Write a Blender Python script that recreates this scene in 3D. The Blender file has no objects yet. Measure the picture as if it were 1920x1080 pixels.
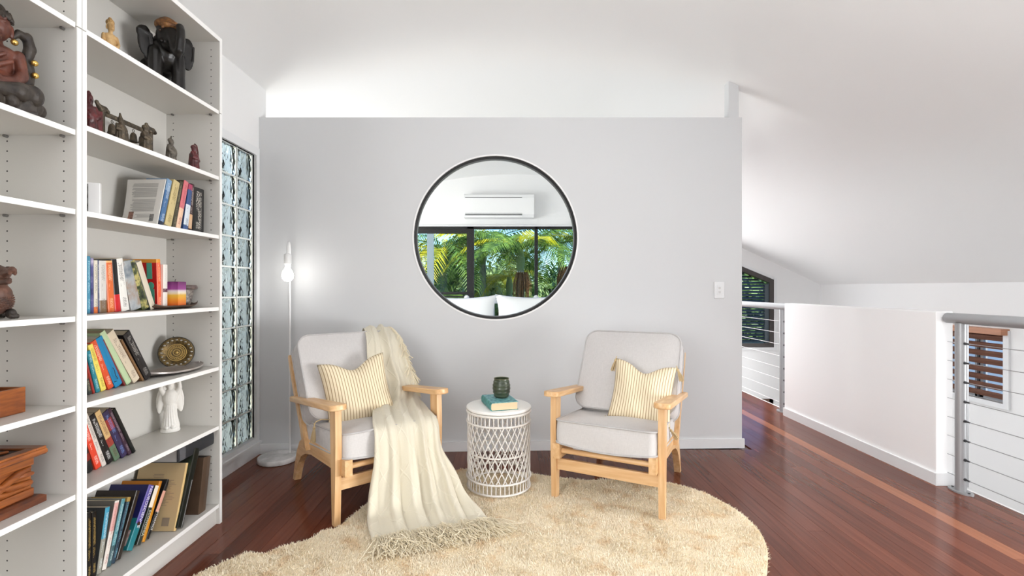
import bpy, bmesh, math, random
import numpy as np
from mathutils import Vector, Matrix, Euler

random.seed(7)
SC = bpy.context.scene
COL = SC.collection
PI = math.pi

# ------------------------------------------------------------------ camera, light, exposure
F, CX, CY, EYE = 920.0, 951.0, 540.0, 1.185      # focal length in px, principal point, eye height
cam_data = bpy.data.cameras.new('camera')
cam_data.sensor_width = 36.0
cam_data.lens = F / 1920 * 36.0
cam_data.shift_x = (960 - CX) / 1920
cam_data.shift_y = (CY - 540) / 1920
cam_data.clip_start, cam_data.clip_end = 0.05, 300
camera = bpy.data.objects.new('camera', cam_data)
camera.location = (0, 0, EYE)
camera.rotation_euler = (PI / 2, 0, 0)
COL.objects.link(camera)
SC.camera = camera

SC.view_settings.view_transform = 'Standard'
SC.view_settings.look = 'None'
SC.view_settings.gamma = 1.0
SC.view_settings.use_curve_mapping = False
SC.view_settings.exposure = 0.22
try:
    SC.cycles.use_denoising = True
    SC.cycles.max_bounces = 14
    SC.cycles.diffuse_bounces = 8
    SC.cycles.glossy_bounces = 5
    SC.cycles.transmission_bounces = 10
    SC.cycles.transparent_max_bounces = 16
    SC.cycles.caustics_reflective = False
    SC.cycles.caustics_refractive = False
    SC.cycles.sample_clamp_indirect = 6.0
except Exception:
    pass

world = bpy.data.worlds.new('sky')
SC.world = world
world.use_nodes = True
wn, wl = world.node_tree.nodes, world.node_tree.links
wn.clear()
w_out = wn.new('ShaderNodeOutputWorld')
w_bg = wn.new('ShaderNodeBackground')
w_sky = wn.new('ShaderNodeTexSky')
w_sky.sky_type = 'NISHITA'
w_sky.sun_disc = False
w_sky.sun_elevation = math.radians(52)
w_sky.sun_rotation = math.radians(155)
w_sky.air_density = 1.2
w_sky.dust_density = 0.6
w_bg.inputs['Strength'].default_value = 0.30
w_mix = wn.new('ShaderNodeMix')
w_mix.data_type, w_mix.blend_type = 'RGBA', 'MULTIPLY'
w_mix.inputs[0].default_value = 1.0
w_mix.inputs[7].default_value = (.52, .80, 1.2, 1)
wl.new(w_sky.outputs[0], w_mix.inputs[6])
wl.new(w_mix.outputs[2], w_bg.inputs['Color'])
wl.new(w_bg.outputs[0], w_out.inputs['Surface'])


def lamp(name, kind, loc, rot, energy, color=(1, 1, 1), size=None, size_y=None, spread=None, angle=None):
    d = bpy.data.lights.new(name, kind)
    d.energy, d.color = energy, color
    if size is not None:
        if kind == 'AREA':
            d.shape = 'RECTANGLE' if size_y else 'SQUARE'
            d.size = size
            if size_y:
                d.size_y = size_y
            if spread:
                d.spread = spread
        else:
            d.shadow_soft_size = size
    if angle is not None:
        d.angle = angle
    o = bpy.data.objects.new(name, d)
    o.location, o.rotation_euler = loc, rot
    COL.objects.link(o)
    return o


lamp('sun', 'SUN', (6, -10, 14), Euler((math.radians(40), 0, math.radians(42))), 8.5, (1, .96, .88), angle=.012)
# daylight from the windows, plus unseen fill lights added to brighten the room
lamp('rear_fill_light', 'AREA', (.6, -2.35, 1.25), Euler((PI / 2, 0, 0)), 6, (.97, .99, 1), 3.2, 2.2)  # unseen fill before the closed rear wall, added for general brightness
lamp('side_fill_light', 'AREA', (-1.72, -1.1, 1.35), Euler((PI / 2, 0, -PI / 2)), 111, (.97, .99, 1), 1.8, 1.7)  # added fill from the left, brightens the half wall
lamp('daylight_void_windows', 'AREA', (4.72, .5, .55), Euler((PI / 2, 0, PI / 2)), 87, (.98, .99, 1), 2.4, 1.1, math.radians(100))
lamp('daylight_stair_window', 'AREA', (4.72, 5.9, .46), Euler((PI / 2 - .3, 0, PI / 2)), 30, (.98, .99, 1), 1.0, .62, math.radians(130))
lamp('bedroom_side_fill', 'AREA', (-3.3, 5.0, 1.3), Euler((PI / 2, 0, -PI / 2 + .35)), 72, (.98, .99, 1), 2.0, 1.6)  # hidden fill added behind the partition, imitates a window at the side
lamp('bedroom_front_fill', 'AREA', (-2.85, 4.1, 1.5), Euler((PI / 2, 0, -.45)), 27, (.98, .99, 1), 1.0, 1.6)  # hidden fill added to brighten the air conditioner and far bedroom wall
lamp('daylight_hall_window', 'AREA', (2.62, 7.42, 1.0), Euler((-PI / 2, 0, 0)), 20, (.98, .99, 1), 1.4, 1.2)
lamp('stair_top_fill', 'AREA', (2.35, 1.45, 2.34), Euler((math.radians(12), 0, 0)), 16, (.99, .995, 1), .8, .8, math.radians(110))  # added overhead fill for the right-hand floor, out of view
lamp('hall_top_fill', 'AREA', (2.15, 5.7, 2.30), Euler((0, 0, 0)), 32, (.99, .995, 1), .8, .9, math.radians(120))  # added overhead fill for the hall floor, hidden by the partition
# fill light aimed upwards, added to brighten the ceiling
lamp('ceiling_fill_light', 'AREA', (.2, -.7, 1.75), Euler((PI - .1, .16, 0)), 24, (.98, .99, 1), .7, .7)

# ------------------------------------------------------------------ materials
MATS = {}


def P(m):
    return m.node_tree.nodes['Principled BSDF']


def mat(name, color, rough=.6, spec=.4, metal=0.0, var=0.0, vscale=8.0, bump=0.0, bscale=60.0, stretch=(1, 1, 1), coat=0.0, color2=None, sheen=0.0, emis=None, detail=4):
    if name in MATS:
        return MATS[name]
    m = bpy.data.materials.new(name)
    m.use_nodes = True
    n, l = m.node_tree.nodes, m.node_tree.links
    b = P(m)
    b.inputs['Base Color'].default_value = (*color, 1)
    b.inputs['Roughness'].default_value = rough
    b.inputs['Specular IOR Level'].default_value = spec
    b.inputs['Metallic'].default_value = metal
    b.inputs['Coat Weight'].default_value = coat
    b.inputs['Coat Roughness'].default_value = .08
    b.inputs['Sheen Weight'].default_value = sheen
    if emis:
        b.inputs['Emission Color'].default_value = (*emis[0], 1)
        b.inputs['Emission Strength'].default_value = emis[1]
    if var or color2 or bump:
        tc = n.new('ShaderNodeTexCoord')
        mp = n.new('ShaderNodeMapping')
        mp.inputs['Scale'].default_value = stretch
        l.new(tc.outputs['Object'], mp.inputs['Vector'])
    if var or color2:
        nz = n.new('ShaderNodeTexNoise')
        nz.inputs['Scale'].default_value = vscale
        nz.inputs['Detail'].default_value = detail
        l.new(mp.outputs[0], nz.inputs['Vector'])
        r = n.new('ShaderNodeValToRGB')
        c2 = color2 or tuple(max(0, c * (1 - var)) for c in color)
        c1 = color if color2 else tuple(min(1, c * (1 + var * .6)) for c in color)
        r.color_ramp.elements[0].position, r.color_ramp.elements[1].position = .32, .68
        r.color_ramp.elements[0].color = (*c2, 1)
        r.color_ramp.elements[1].color = (*c1, 1)
        l.new(nz.outputs['Fac'], r.inputs[0])
        l.new(r.outputs[0], b.inputs['Base Color'])
    if bump:
        nb = n.new('ShaderNodeTexNoise')
        nb.inputs['Scale'].default_value = bscale
        nb.inputs['Detail'].default_value = 3
        l.new(mp.outputs[0], nb.inputs['Vector'])
        bp = n.new('ShaderNodeBump')
        bp.inputs['Strength'].default_value = bump
        bp.inputs['Distance'].default_value = .01
        l.new(nb.outputs['Fac'], bp.inputs['Height'])
        l.new(bp.outputs[0], b.inputs['Normal'])
    MATS[name] = m
    return m


def srgb(r, g, b):
    f = lambda c: ((c / 255 + .055) / 1.055) ** 2.4 if c / 255 > .04045 else c / 255 / 12.92
    return (f(r), f(g), f(b))


# ------------------------------------------------------------------ mesh building
class MB:
    """collects verts and faces of one mesh"""

    def __init__(s):
        s.v, s.f, s.uv = [], [], None

    def add(s, vs, fs):
        o = len(s.v)
        s.v.extend(tuple(p) for p in vs)
        s.f.extend(tuple(i + o for i in f) for f in fs)
        return s

    def box(s, x0, x1, y0, y1, z0, z1, M=None, bev=0.0):
        if bev > 0:
            bm = bmesh.new()
            bmesh.ops.create_cube(bm, size=1)
            for v in bm.verts:
                v.co = Vector(((x0 + x1) / 2 + v.co.x * (x1 - x0), (y0 + y1) / 2 + v.co.y * (y1 - y0), (z0 + z1) / 2 + v.co.z * (z1 - z0)))
            bmesh.ops.bevel(bm, geom=bm.edges[:], offset=bev, segments=2, affect='EDGES', profile=.5)
            bm.verts.index_update()
            vs = [v.co.copy() for v in bm.verts]
            fs = [[v.index for v in f.verts] for f in bm.faces]
            bm.free()
        else:
            vs = [Vector((x, y, z)) for x in (x0, x1) for y in (y0, y1) for z in (z0, z1)]
            fs = [(0, 1, 3, 2), (4, 6, 7, 5), (0, 4, 5, 1), (2, 3, 7, 6), (0, 2, 6, 4), (1, 5, 7, 3)]
        if M is not None:
            vs = [M @ p for p in vs]
        return s.add(vs, fs)

    def prism(s, poly, h0, h1, axis='x', M=None):
        """extrude a 2-D outline along an axis; outline coordinates are the other two axes in order"""
        k = len(poly)
        def mk(a, b, h):
            return Vector((h, a, b)) if axis == 'x' else Vector((a, h, b)) if axis == 'y' else Vector((a, b, h))
        vs = [mk(a, b, h0) for a, b in poly] + [mk(a, b, h1) for a, b in poly]
        fs = [tuple(range(k)), tuple(range(2 * k - 1, k - 1, -1))]
        fs += [(i, i + k, (i + 1) % k + k, (i + 1) % k) for i in range(k)]
        if M is not None:
            vs = [M @ p for p in vs]
        return s.add(vs, fs)

    def tube(s, pts, r, n=8, closed=False, caps=True):
        pts = [Vector(p) for p in pts]
        k = len(pts)
        rr = r if isinstance(r, (list, tuple)) else [r] * k
        vs, fs = [], []
        ref = None
        for i, p in enumerate(pts):
            if closed:
                t = pts[(i + 1) % k] - pts[i - 1]
            else:
                t = pts[min(i + 1, k - 1)] - pts[max(i - 1, 0)]
            t.normalize()
            if ref is None:
                ref = Vector((0, 0, 1)) if abs(t.z) < .9 else Vector((1, 0, 0))
            a = t.cross(ref)
            if a.length < 1e-6:
                a = t.cross(Vector((0, 1, 0)))
            a.normalize()
            b = a.cross(t)
            b.normalize()
            ref = b
            for j in range(n):
                w = 2 * PI * j / n
                vs.append(p + a * math.cos(w) * rr[i] + b * math.sin(w) * rr[i])
        m = k if closed else k - 1
        for i in range(m):
            for j in range(n):
                q = (i + 1) % k
                fs.append((i * n + j, i * n + (j + 1) % n, q * n + (j + 1) % n, q * n + j))
        if caps and not closed:
            fs.append(tuple(range(n - 1, -1, -1)))
            fs.append(tuple((k - 1) * n + j for j in range(n)))
        return s.add(vs, fs)

    def lathe(s, prof, n=32, c=(0, 0, 0), M=None):
        vs, fs = [], []
        for r, z in prof:
            for j in range(n):
                w = 2 * PI * j / n
                vs.append(Vector((c[0] + r * math.cos(w), c[1] + r * math.sin(w), c[2] + z)))
        for i in range(len(prof) - 1):
            for j in range(n):
                fs.append((i * n + j, i * n + (j + 1) % n, (i + 1) * n + (j + 1) % n, (i + 1) * n + j))
        if prof[0][0] > 1e-6:
            fs.append(tuple(range(n - 1, -1, -1)))
        if prof[-1][0] > 1e-6:
            fs.append(tuple((len(prof) - 1) * n + j for j in range(n)))
        if M is not None:
            vs = [M @ p for p in vs]
        return s.add(vs, fs)

    def ball(s, c, r, n=16, m=10, M=None):
        r = r if isinstance(r, (tuple, list)) else (r, r, r)
        vs, fs = [], []
        for i in range(m + 1):
            a = PI * i / m
            for j in range(n):
                w = 2 * PI * j / n
                vs.append(Vector((c[0] + r[0] * math.sin(a) * math.cos(w), c[1] + r[1] * math.sin(a) * math.sin(w), c[2] + r[2] * math.cos(a))))
        for i in range(m):
            for j in range(n):
                fs.append((i * n + j, (i + 1) * n + j, (i + 1) * n + (j + 1) % n, i * n + (j + 1) % n))
        if M is not None:
            vs = [M @ p for p in vs]
        return s.add(vs, fs)

    def grid(s, rows, closed_u=False):
        nr, nc = len(rows), len(rows[0])
        vs = [p for r in rows for p in r]
        fs = []
        for i in range(nr - 1):
            for j in range(nc if closed_u else nc - 1):
                q = (j + 1) % nc
                fs.append((i * nc + j, i * nc + q, (i + 1) * nc + q, (i + 1) * nc + j))
        return s.add(vs, fs)

    def mesh(s, name):
        me = bpy.data.meshes.new(name)
        me.from_pydata([tuple(p) for p in s.v], [], s.f)
        me.validate()
        return me

    def build(s, name, m=None, parent=None, smooth=False, angle=None, loc=None, rot=None, weld=False):
        me = s.mesh(name)
        bm = bmesh.new()
        bm.from_mesh(me)
        if weld:
            bmesh.ops.remove_doubles(bm, verts=bm.verts[:], dist=1e-5)
        bmesh.ops.recalc_face_normals(bm, faces=bm.faces[:])
        if smooth:
            lim = math.radians(angle if angle else 40)
            for f in bm.faces:
                f.smooth = True
            for e in bm.edges:
                if len(e.link_faces) == 2 and e.calc_face_angle(0) > lim:
                    e.smooth = False
        bm.to_mesh(me)
        bm.free()
        return link(name, me, m, parent, loc, rot)


def link(name, me, m=None, parent=None, loc=None, rot=None):
    o = bpy.data.objects.new(name, me)
    COL.objects.link(o)
    if m is not None and len(me.materials) == 0:
        me.materials.append(m)
    if parent is not None:
        o.parent = parent
    if loc is not None:
        o.location = loc
    if rot is not None:
        o.rotation_euler = rot
    return o


def tag(o, label=None, cat=None, group=None, kind=None):
    for k, v in (('label', label), ('category', cat), ('group', group), ('kind', kind)):
        if v:
            o[k] = v
    return o


def thing(name, label, cat, loc=(0, 0, 0), rot=(0, 0, 0), group=None):
    o = bpy.data.objects.new(name, None)
    o.empty_display_size = .05
    COL.objects.link(o)
    o.location, o.rotation_euler = loc, rot
    return tag(o, label, cat, group)


def structure(o):
    o['kind'] = 'structure'
    return o


def struct_root(name):
    o = bpy.data.objects.new(name, None)
    COL.objects.link(o)
    return structure(o)


def copy_tree(o, parent=None):
    c = o.copy()
    COL.objects.link(c)
    c.parent = parent
    for ch in list(o.children):
        copy_tree(ch, c)
    return c


def at(px, py, Y):
    """the point at depth Y that stands behind a pixel of the photograph"""
    return Vector(((px - CX) * Y / F, Y, EYE - (py - CY) * Y / F))


def depth_on(px, X):
    """depth at which a plane X = const is met at picture column px"""
    return X * F / (px - CX)


def fused(name, prims, m, parent=None, voxel=.004, smooth_it=2, loc=None, rot=None, M=None, decimate=None):
    """one continuous carved surface: overlapping balls and capsules fused by a voxel remesh"""
    b = MB()
    for p in prims:
        if p[0] == 'b':                      # ball: centre, radii, optional rotation (euler)
            _, c, r, *e = p
            T = Matrix.Translation(Vector(c)) @ (Euler(e[0]).to_matrix().to_4x4() if e else Matrix())
            b.ball((0, 0, 0), r, 20, 12, T)
        elif p[0] == 'c':                    # capsule chain: points, radii
            _, pts, rr = p
            pts = [Vector(q) for q in pts]
            rr = rr if isinstance(rr, (list, tuple)) else [rr] * len(pts)
            b.tube(pts, list(rr), 12)
            for q, r in zip(pts, rr):
                b.ball(q, r * .99, 12, 8)
        elif p[0] == 'x':                    # box
            _, lim, *e = p
            b.box(*lim, M=e[0] if e else None)
        elif p[0] == 'l':                    # turned shape
            _, prof, c = p
            b.lathe(prof, 24, c)
    me = b.mesh(name + '_raw')
    tmp = bpy.data.objects.new('tmp', me)
    COL.objects.link(tmp)
    md = tmp.modifiers.new('r', 'REMESH')
    md.mode = 'VOXEL'
    md.voxel_size = voxel
    if smooth_it:
        sm = tmp.modifiers.new('s', 'SMOOTH')
        sm.iterations = smooth_it
        sm.factor = .5
    if decimate:
        dm = tmp.modifiers.new('d', 'DECIMATE')
        dm.ratio = decimate
    dg = bpy.context.evaluated_depsgraph_get()
    out = bpy.data.meshes.new_from_object(tmp.evaluated_get(dg))
    out.name = name
    bpy.data.objects.remove(tmp)
    bpy.data.meshes.remove(me)
    if M is not None:
        out.transform(M)
    out.materials.clear()
    out.shade_smooth()
    return link(name, out, m, parent, loc, rot)


def text_mesh(name, body, size, m, parent, loc, rot, extrude=.0004, align='CENTER', squeeze=1.0):
    cu = bpy.data.curves.new(name, 'FONT')
    cu.body, cu.size, cu.extrude = body, size, extrude
    cu.align_x, cu.align_y = align, 'CENTER'
    cu.resolution_u = 2
    tmp = bpy.data.objects.new('tmp', cu)
    COL.objects.link(tmp)
    dg = bpy.context.evaluated_depsgraph_get()
    me = bpy.data.meshes.new_from_object(tmp.evaluated_get(dg))
    bpy.data.objects.remove(tmp)
    if squeeze != 1.0:
        me.transform(Matrix.Diagonal((squeeze, 1, 1, 1)))
    me.materials.clear()
    return link(name, me, m, parent, loc, rot)

# ------------------------------------------------------------------ shared materials
M_WHITE = mat('white_wall_paint', (.80, .80, .80), .75, .25, bump=.02, bscale=180)
M_CEIL = mat('ceiling_paint', (.84, .84, .84), .85, .2)
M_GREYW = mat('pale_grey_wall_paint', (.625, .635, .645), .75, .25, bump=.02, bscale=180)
M_TRIM = mat('trim_gloss_paint', (.74, .75, .76), .45, .4)
M_BLACKF = mat('black_window_aluminium', (.009, .0085, .0085), .4, .35)
M_STEEL = mat('grey_powder_coat', (.34, .345, .355), .38, .5, metal=.3)
M_CABLE = mat('stainless_cable', (.45, .45, .46), .3, .5, metal=.8)
M_CABLE_D = mat('dark_cable_fitting', (.08, .08, .085), .4, .5, metal=.6)
M_CONC = mat('lower_floor_finish', (.55, .53, .50), .6, .3)


def glass_mat(name, tint=(1, 1, 1), refl=1.0):
    m = bpy.data.materials.new(name)
    m.use_nodes = True
    n, l = m.node_tree.nodes, m.node_tree.links
    n.clear()
    o = n.new('ShaderNodeOutputMaterial')
    mx = n.new('ShaderNodeMixShader')
    tr = n.new('ShaderNodeBsdfTransparent')
    gl = n.new('ShaderNodeBsdfGlossy')
    fr = n.new('ShaderNodeFresnel')
    fr.inputs['IOR'].default_value = 1.12
    tr.inputs[0].default_value = (*tint, 1)
    gl.inputs['Roughness'].default_value = .01
    l.new(fr.outputs[0], mx.inputs[0])
    l.new(tr.outputs[0], mx.inputs[1])
    l.new(gl.outputs[0], mx.inputs[2])
    l.new(mx.outputs[0], o.inputs['Surface'])
    return m


M_GLASS = glass_mat('window_glass', (.97, .985, .975))


def floor_mat(name, c_dark, c_light):
    m = bpy.data.materials.new(name)
    m.use_nodes = True
    n, l = m.node_tree.nodes, m.node_tree.links
    b = P(m)
    tc = n.new('ShaderNodeNewGeometry')
    mp = n.new('ShaderNodeMapping')
    mp.inputs['Scale'].default_value = (26, 1.1, 1)
    l.new(tc.outputs['Position'], mp.inputs['Vector'])
    nz = n.new('ShaderNodeTexNoise')
    nz.inputs['Scale'].default_value = 2.2
    nz.inputs['Detail'].default_value = 6
    oi = n.new('ShaderNodeObjectInfo')
    ad = n.new('ShaderNodeMath')
    ad.operation = 'MULTIPLY_ADD'
    ad.inputs[1].default_value = .62
    l.new(nz.outputs['Fac'], ad.inputs[0])
    sc = n.new('ShaderNodeMath')
    sc.operation = 'MULTIPLY_ADD'
    sc.inputs[1].default_value = .30
    sc.inputs[2].default_value = .02
    l.new(oi.outputs['Random'], sc.inputs[0])
    l.new(sc.outputs[0], ad.inputs[2])
    l.new(mp.outputs[0], nz.inputs['Vector'])
    r = n.new('ShaderNodeValToRGB')
    r.color_ramp.elements[0].position, r.color_ramp.elements[1].position = .12, .85
    r.color_ramp.elements[0].color = (*c_dark, 1)
    r.color_ramp.elements[1].color = (*c_light, 1)
    l.new(ad.outputs[0], r.inputs[0])
    l.new(r.outputs[0], b.inputs['Base Color'])
    b.inputs['Roughness'].default_value = .15
    b.inputs['Specular IOR Level'].default_value = .20
    b.inputs['Coat Weight'].default_value = 0.0
    b.inputs['Coat Roughness'].default_value = .08
    return m


M_FLOOR = floor_mat('polished_red_hardwood', (.066, .017, .009), (.20, .064, .036))
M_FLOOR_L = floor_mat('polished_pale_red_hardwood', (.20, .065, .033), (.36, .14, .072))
M_FLOOR_B = mat('floor_underlay', (.06, .02, .012), .5)

# ------------------------------------------------------------------ floor: boards as parts
XL, XR = -1.78, 4.85
FLX = 2.70                                            # edge of the loft floor at the stair void
floor = structure(MB().box(XL, FLX, -2.5, 3.7, -.22, -.012).box(1.70, FLX, 3.7, 7.6, -.22, -.012).build('floor', M_FLOOR_B))
ub = MB().box(0, 1, 0, 1, -.018, 0)
board_me = MB().box(-.5, .5, -.5, .5, -.014, 0, bev=0).mesh('board')
board_me.materials.append(M_FLOOR)
board_me_l = board_me.copy()
board_me_l.materials.clear()
board_me_l.materials.append(M_FLOOR_L)
BW = .0832
rb = random.Random(3)
n_col = int((FLX - XL) / BW)
for i in range(n_col + 1):
    x0 = XL + i * BW
    x1 = min(x0 + BW, FLX)
    if x1 - x0 < .01:
        continue
    if x1 < -1.46:
        y, yend = 2.42, 3.50
    else:
        y, yend = 1.55, (3.60 if x0 < 1.72 else 7.58)
    first = True
    while y < yend - .02:
        ln = rb.uniform(.5, 2.6) if first else rb.uniform(1.4, 3.2)
        first = False
        y1 = min(y + ln, yend)
        if yend - y1 < .4:
            y1 = yend
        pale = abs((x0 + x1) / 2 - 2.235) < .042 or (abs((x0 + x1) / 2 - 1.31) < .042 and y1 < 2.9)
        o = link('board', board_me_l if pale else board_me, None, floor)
        o.location = ((x0 + x1) / 2, (y + y1) / 2, 0)
        o.scale = (x1 - x0 - .0012, y1 - y - .0012, 1)
        y = y1
trim_edge = structure(MB().box(FLX, FLX + .02, -2.5, 7.6, -.34, -.002).build('trim_1', M_WHITE))
floor_lower = structure(MB().box(1.5, XR, -2.5, 7.6, -2.8, -2.7).build('floor_lower', M_CONC))
structure(MB().box(1.55, 1.69, -2.5, 7.6, -2.7, -.23).build('wall_lower', M_WHITE))

# ------------------------------------------------------------------ ceiling: shallow vault, then a raked plane down to the eaves


def ceil_z(x):
    if x <= 1.64:
        return 2.945 - .085 * (x - .1) ** 2
    return 1.24 + .466 * (XR - x)


def ceil_part(xs_, y0, y1):
    pf = [(x, ceil_z(x)) for x in xs_] + [(x, ceil_z(x) + .12) for x in reversed(xs_)]
    c = MB().grid([[Vector((x, y, z)) for x, z in pf] for y in (y0, y1)], closed_u=True)
    k_ = len(pf)
    c.f.append(tuple(range(k_)))
    c.f.append(tuple(range(2 * k_ - 1, k_ - 1, -1)))
    return c


ceiling = structure(ceil_part([-1.91 + i * (3.50 / 20) for i in range(21)] + [1.70, 1.9, 3.0, 4.0, XR + .15], -2.6, 7.75).build('ceiling', M_CEIL, smooth=True, angle=16))
structure(ceil_part([-4.7 + i * .31 for i in range(10)], 3.5, 7.75).build('ceiling_bedroom', M_CEIL, smooth=True, angle=16))

# ------------------------------------------------------------------ walls
YL0, YR0 = 3.517, 3.646                                # the partition leans a little away to the right
XL0, XR0 = -1.781, 1.744
wdir = Vector((XR0 - XL0, YR0 - YL0, 0))
WLEN = wdir.length
wdir.normalize()
wnor = Vector((-wdir.y, wdir.x, 0))                    # away from the camera


def W(u, t, z):
    return Vector((XL0, YL0, 0)) + wdir * u + wnor * t + Vector((0, 0, z))


def wall_u(px):                                        # where on the partition face a picture column falls
    k_ = (px - CX) / F
    return (k_ * YL0 - XL0) / (wdir.x - k_ * wdir.y)


UC = wall_u(930.0)
YC = W(UC, 0, 0).y
ZC = EYE - (445.3 - CY) * YC / F
RC = 155.5 * YC / F                                    # radius of the round opening
WT = .115


def partition():
    top = lambda u: 2.408 + (2.453 - 2.408) * u / WLEN
    N = 96
    ang = [2 * PI * i / N for i in range(N)]
    corners = [(0, 0), (WLEN, 0), (WLEN, top(WLEN)), (0, top(0))]
    ang += [math.atan2(c[1] - ZC, c[0] - UC) % (2 * PI) for c in corners]
    ang = sorted(ang)
    inner, outer = [], []
    for a in ang:
        ca, sa = math.cos(a), math.sin(a)
        inner.append((UC + RC * ca, ZC + RC * sa))
        best = 1e9
        if ca > 1e-9: best = min(best, (WLEN - UC) / ca)
        if ca < -1e-9: best = min(best, -UC / ca)
        if sa < -1e-9: best = min(best, -ZC / sa)
        s_ = (2.453 - 2.408) / WLEN
        den = sa - s_ * ca
        if den > 1e-9: best = min(best, (2.408 + s_ * UC - ZC) / den)
        outer.append((UC + best * ca, ZC + best * sa))
    n = len(ang)
    vs = []
    for t in (0, WT):
        vs += [W(u, t, z) for u, z in inner] + [W(u, t, z) for u, z in outer]
    fs = []
    for i in range(n):
        j = (i + 1) % n
        fs.append((i, j, n + j, n + i))
        fs.append((2 * n + i, 3 * n + i, 3 * n + j, 2 * n + j))
        fs.append((n + i, n + j, 3 * n + j, 3 * n + i))
        fs.append((i, 2 * n + i, 2 * n + j, j))
    return MB().add(vs, fs)


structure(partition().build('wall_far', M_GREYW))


def ring(r0, r1, t0, t1, n=96):
    vs, fs = [], []
    for r, t in ((r1, t0), (r1, t1), (r0, t1), (r0, t0)):
        for i in range(n):
            a = 2 * PI * i / n
            vs.append(W(UC + r * math.cos(a), t, ZC + r * math.sin(a)))
    for q in range(4):
        for i in range(n):
            j = (i + 1) % n
            fs.append((q * n + i, q * n + j, (q + 1) % 4 * n + j, (q + 1) % 4 * n + i))
    return MB().add(vs, fs)


win_round = struct_root('window_1')
ring(RC - .009, RC + .001, -.003, WT + .003).build('reveal_lining', mat('reveal_white', (.86, .86, .86), .5), win_round, smooth=True)
ring(RC - .026, RC - .009, .012, .060).build('frame', M_BLACKF, win_round, smooth=True)
ring(RC - .031, RC - .026, .022, .050).build('glazing_bead', mat('grey_bead', (.16, .165, .17), .35), win_round, smooth=True)
gp = MB()
n_ = 64
gp.add([W(UC + (RC - .031) * math.cos(2 * PI * i / n_), .045, ZC + (RC - .031) * math.sin(2 * PI * i / n_)) for i in range(n_)], [tuple(range(n_))])
gp.build('pane', M_GLASS, win_round)

bb = MB()
bb.add([W(u, t, z) for u in (0.0, WLEN + .014) for t in (-.014, 0) for z in (0, .068)],
       [(0, 1, 3, 2), (4, 6, 7, 5), (0, 4, 5, 1), (2, 3, 7, 6), (0, 2, 6, 4), (1, 5, 7, 3)])
structure(bb.build('baseboard_far', M_TRIM))
# post that carries the ceiling, standing on the partition
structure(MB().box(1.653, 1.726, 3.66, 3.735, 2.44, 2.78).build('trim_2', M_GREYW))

# left wall with the glass block window
GY0, GY1, GZ0, GZ1 = 3.052, 3.450, .128, 2.120
lw = MB()
XO = XL - .12
lw.box(XO, XL, -2.5, GY0, 0, 2.72)
lw.box(XO, XL, GY0, GY1, 0, GZ0)
lw.box(XO, XL, GY0, GY1, GZ1, 2.72)
lw.box(XO, XL, GY1, 3.62, 0, 2.72)
structure(lw.build('wall_left', M_WHITE))
structure(MB().box(XL, XL + .014, 2.45, 3.517, 0, .075).build('baseboard_left', M_TRIM))
structure(MB().box(XL, XL + .030, 2.45, 3.505, .085, .100).build('trim_3', M_TRIM))

gb = struct_root('window_2')
fr = MB()
fr.box(XL - .02, XL + .018, GY1, GY1 + .042, GZ0 - .03, GZ1 + .055)
fr.box(XL - .02, XL + .018, 2.90, GY1, GZ1, GZ1 + .055)
fr.box(XL - .02, XL + .018, 2.90, GY1, GZ0 - .03, GZ0 + .004)
fr.build('frame', M_TRIM, gb)


def block_mat():
    m = bpy.data.materials.new('glass_block_glass')
    m.use_nodes = True
    n, l = m.node_tree.nodes, m.node_tree.links
    b = P(m)
    b.inputs['Base Color'].default_value = (.85, .96, .885, 1)
    b.inputs['Roughness'].default_value = .04
    b.inputs['IOR'].default_value = 1.30
    b.inputs['Transmission Weight'].default_value = 1.0
    tc = n.new('ShaderNodeTexCoord')
    mp = n.new('ShaderNodeMapping')
    mp.inputs['Scale'].default_value = (1, 1.5, .6)
    mp.inputs['Rotation'].default_value = (.5, 0, 0)
    nz = n.new('ShaderNodeTexNoise')
    nz.inputs['Scale'].default_value = 17
    nz.inputs['Detail'].default_value = 1.0
    nz.inputs['Distortion'].default_value = .6
    bp = n.new('ShaderNodeBump')
    bp.inputs['Strength'].default_value = 1.0
    bp.inputs['Distance'].default_value = .022
    l.new(tc.outputs['Object'], mp.inputs[0])
    l.new(mp.outputs[0], nz.inputs['Vector'])
    l.new(nz.outputs['Fac'], bp.inputs['Height'])
    l.new(bp.outputs[0], b.inputs['Normal'])
    return m


M_BLOCK = block_mat()
pitch = (GZ1 - GZ0) / 10
blk = MB().box(-.040, .034, -.0945, .0945, -.0945, .0945, bev=.008).mesh('glass_block')
blk.materials.append(M_BLOCK)
blk.shade_smooth() if hasattr(blk, 'shade_smooth') else None
mo = MB()
for cix in range(2):
    for r in range(10):
        o = link('glass_block', blk, None, gb)
        o.location = (XL - .045, GY0 + pitch * (cix + .5), GZ0 + pitch * (r + .5))
for r in range(11):
    z = GZ0 + pitch * r
    mo.box(XL - .075, XL - .016, GY0 - .004, GY1, z - .005, z + .005)
for cix in range(3):
    y = GY0 + pitch * cix
    mo.box(XL - .075, XL - .0095, y - .005, y + .005, GZ0, GZ1)
mo.build('mortar', mat('white_mortar', (.78, .82, .79), .7), gb)

# half wall at the stair void
HX0, HX1, HY0, HY1, HZ = 2.582, 2.684, 2.954, 4.570, 1.043
structure(MB().box(HX0, HX1, HY0, HY1, 0, HZ, bev=.004).build('wall_half', mat('half_wall_paint', (.87, .87, .875), .7, .25)))
structure(MB().box(HX0 - .013, HX0, HY0 - .013, HY1, 0, .072).box(HX0, HX1, HY0 - .013, HY0, 0, .072).build('baseboard_half', M_TRIM))

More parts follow.
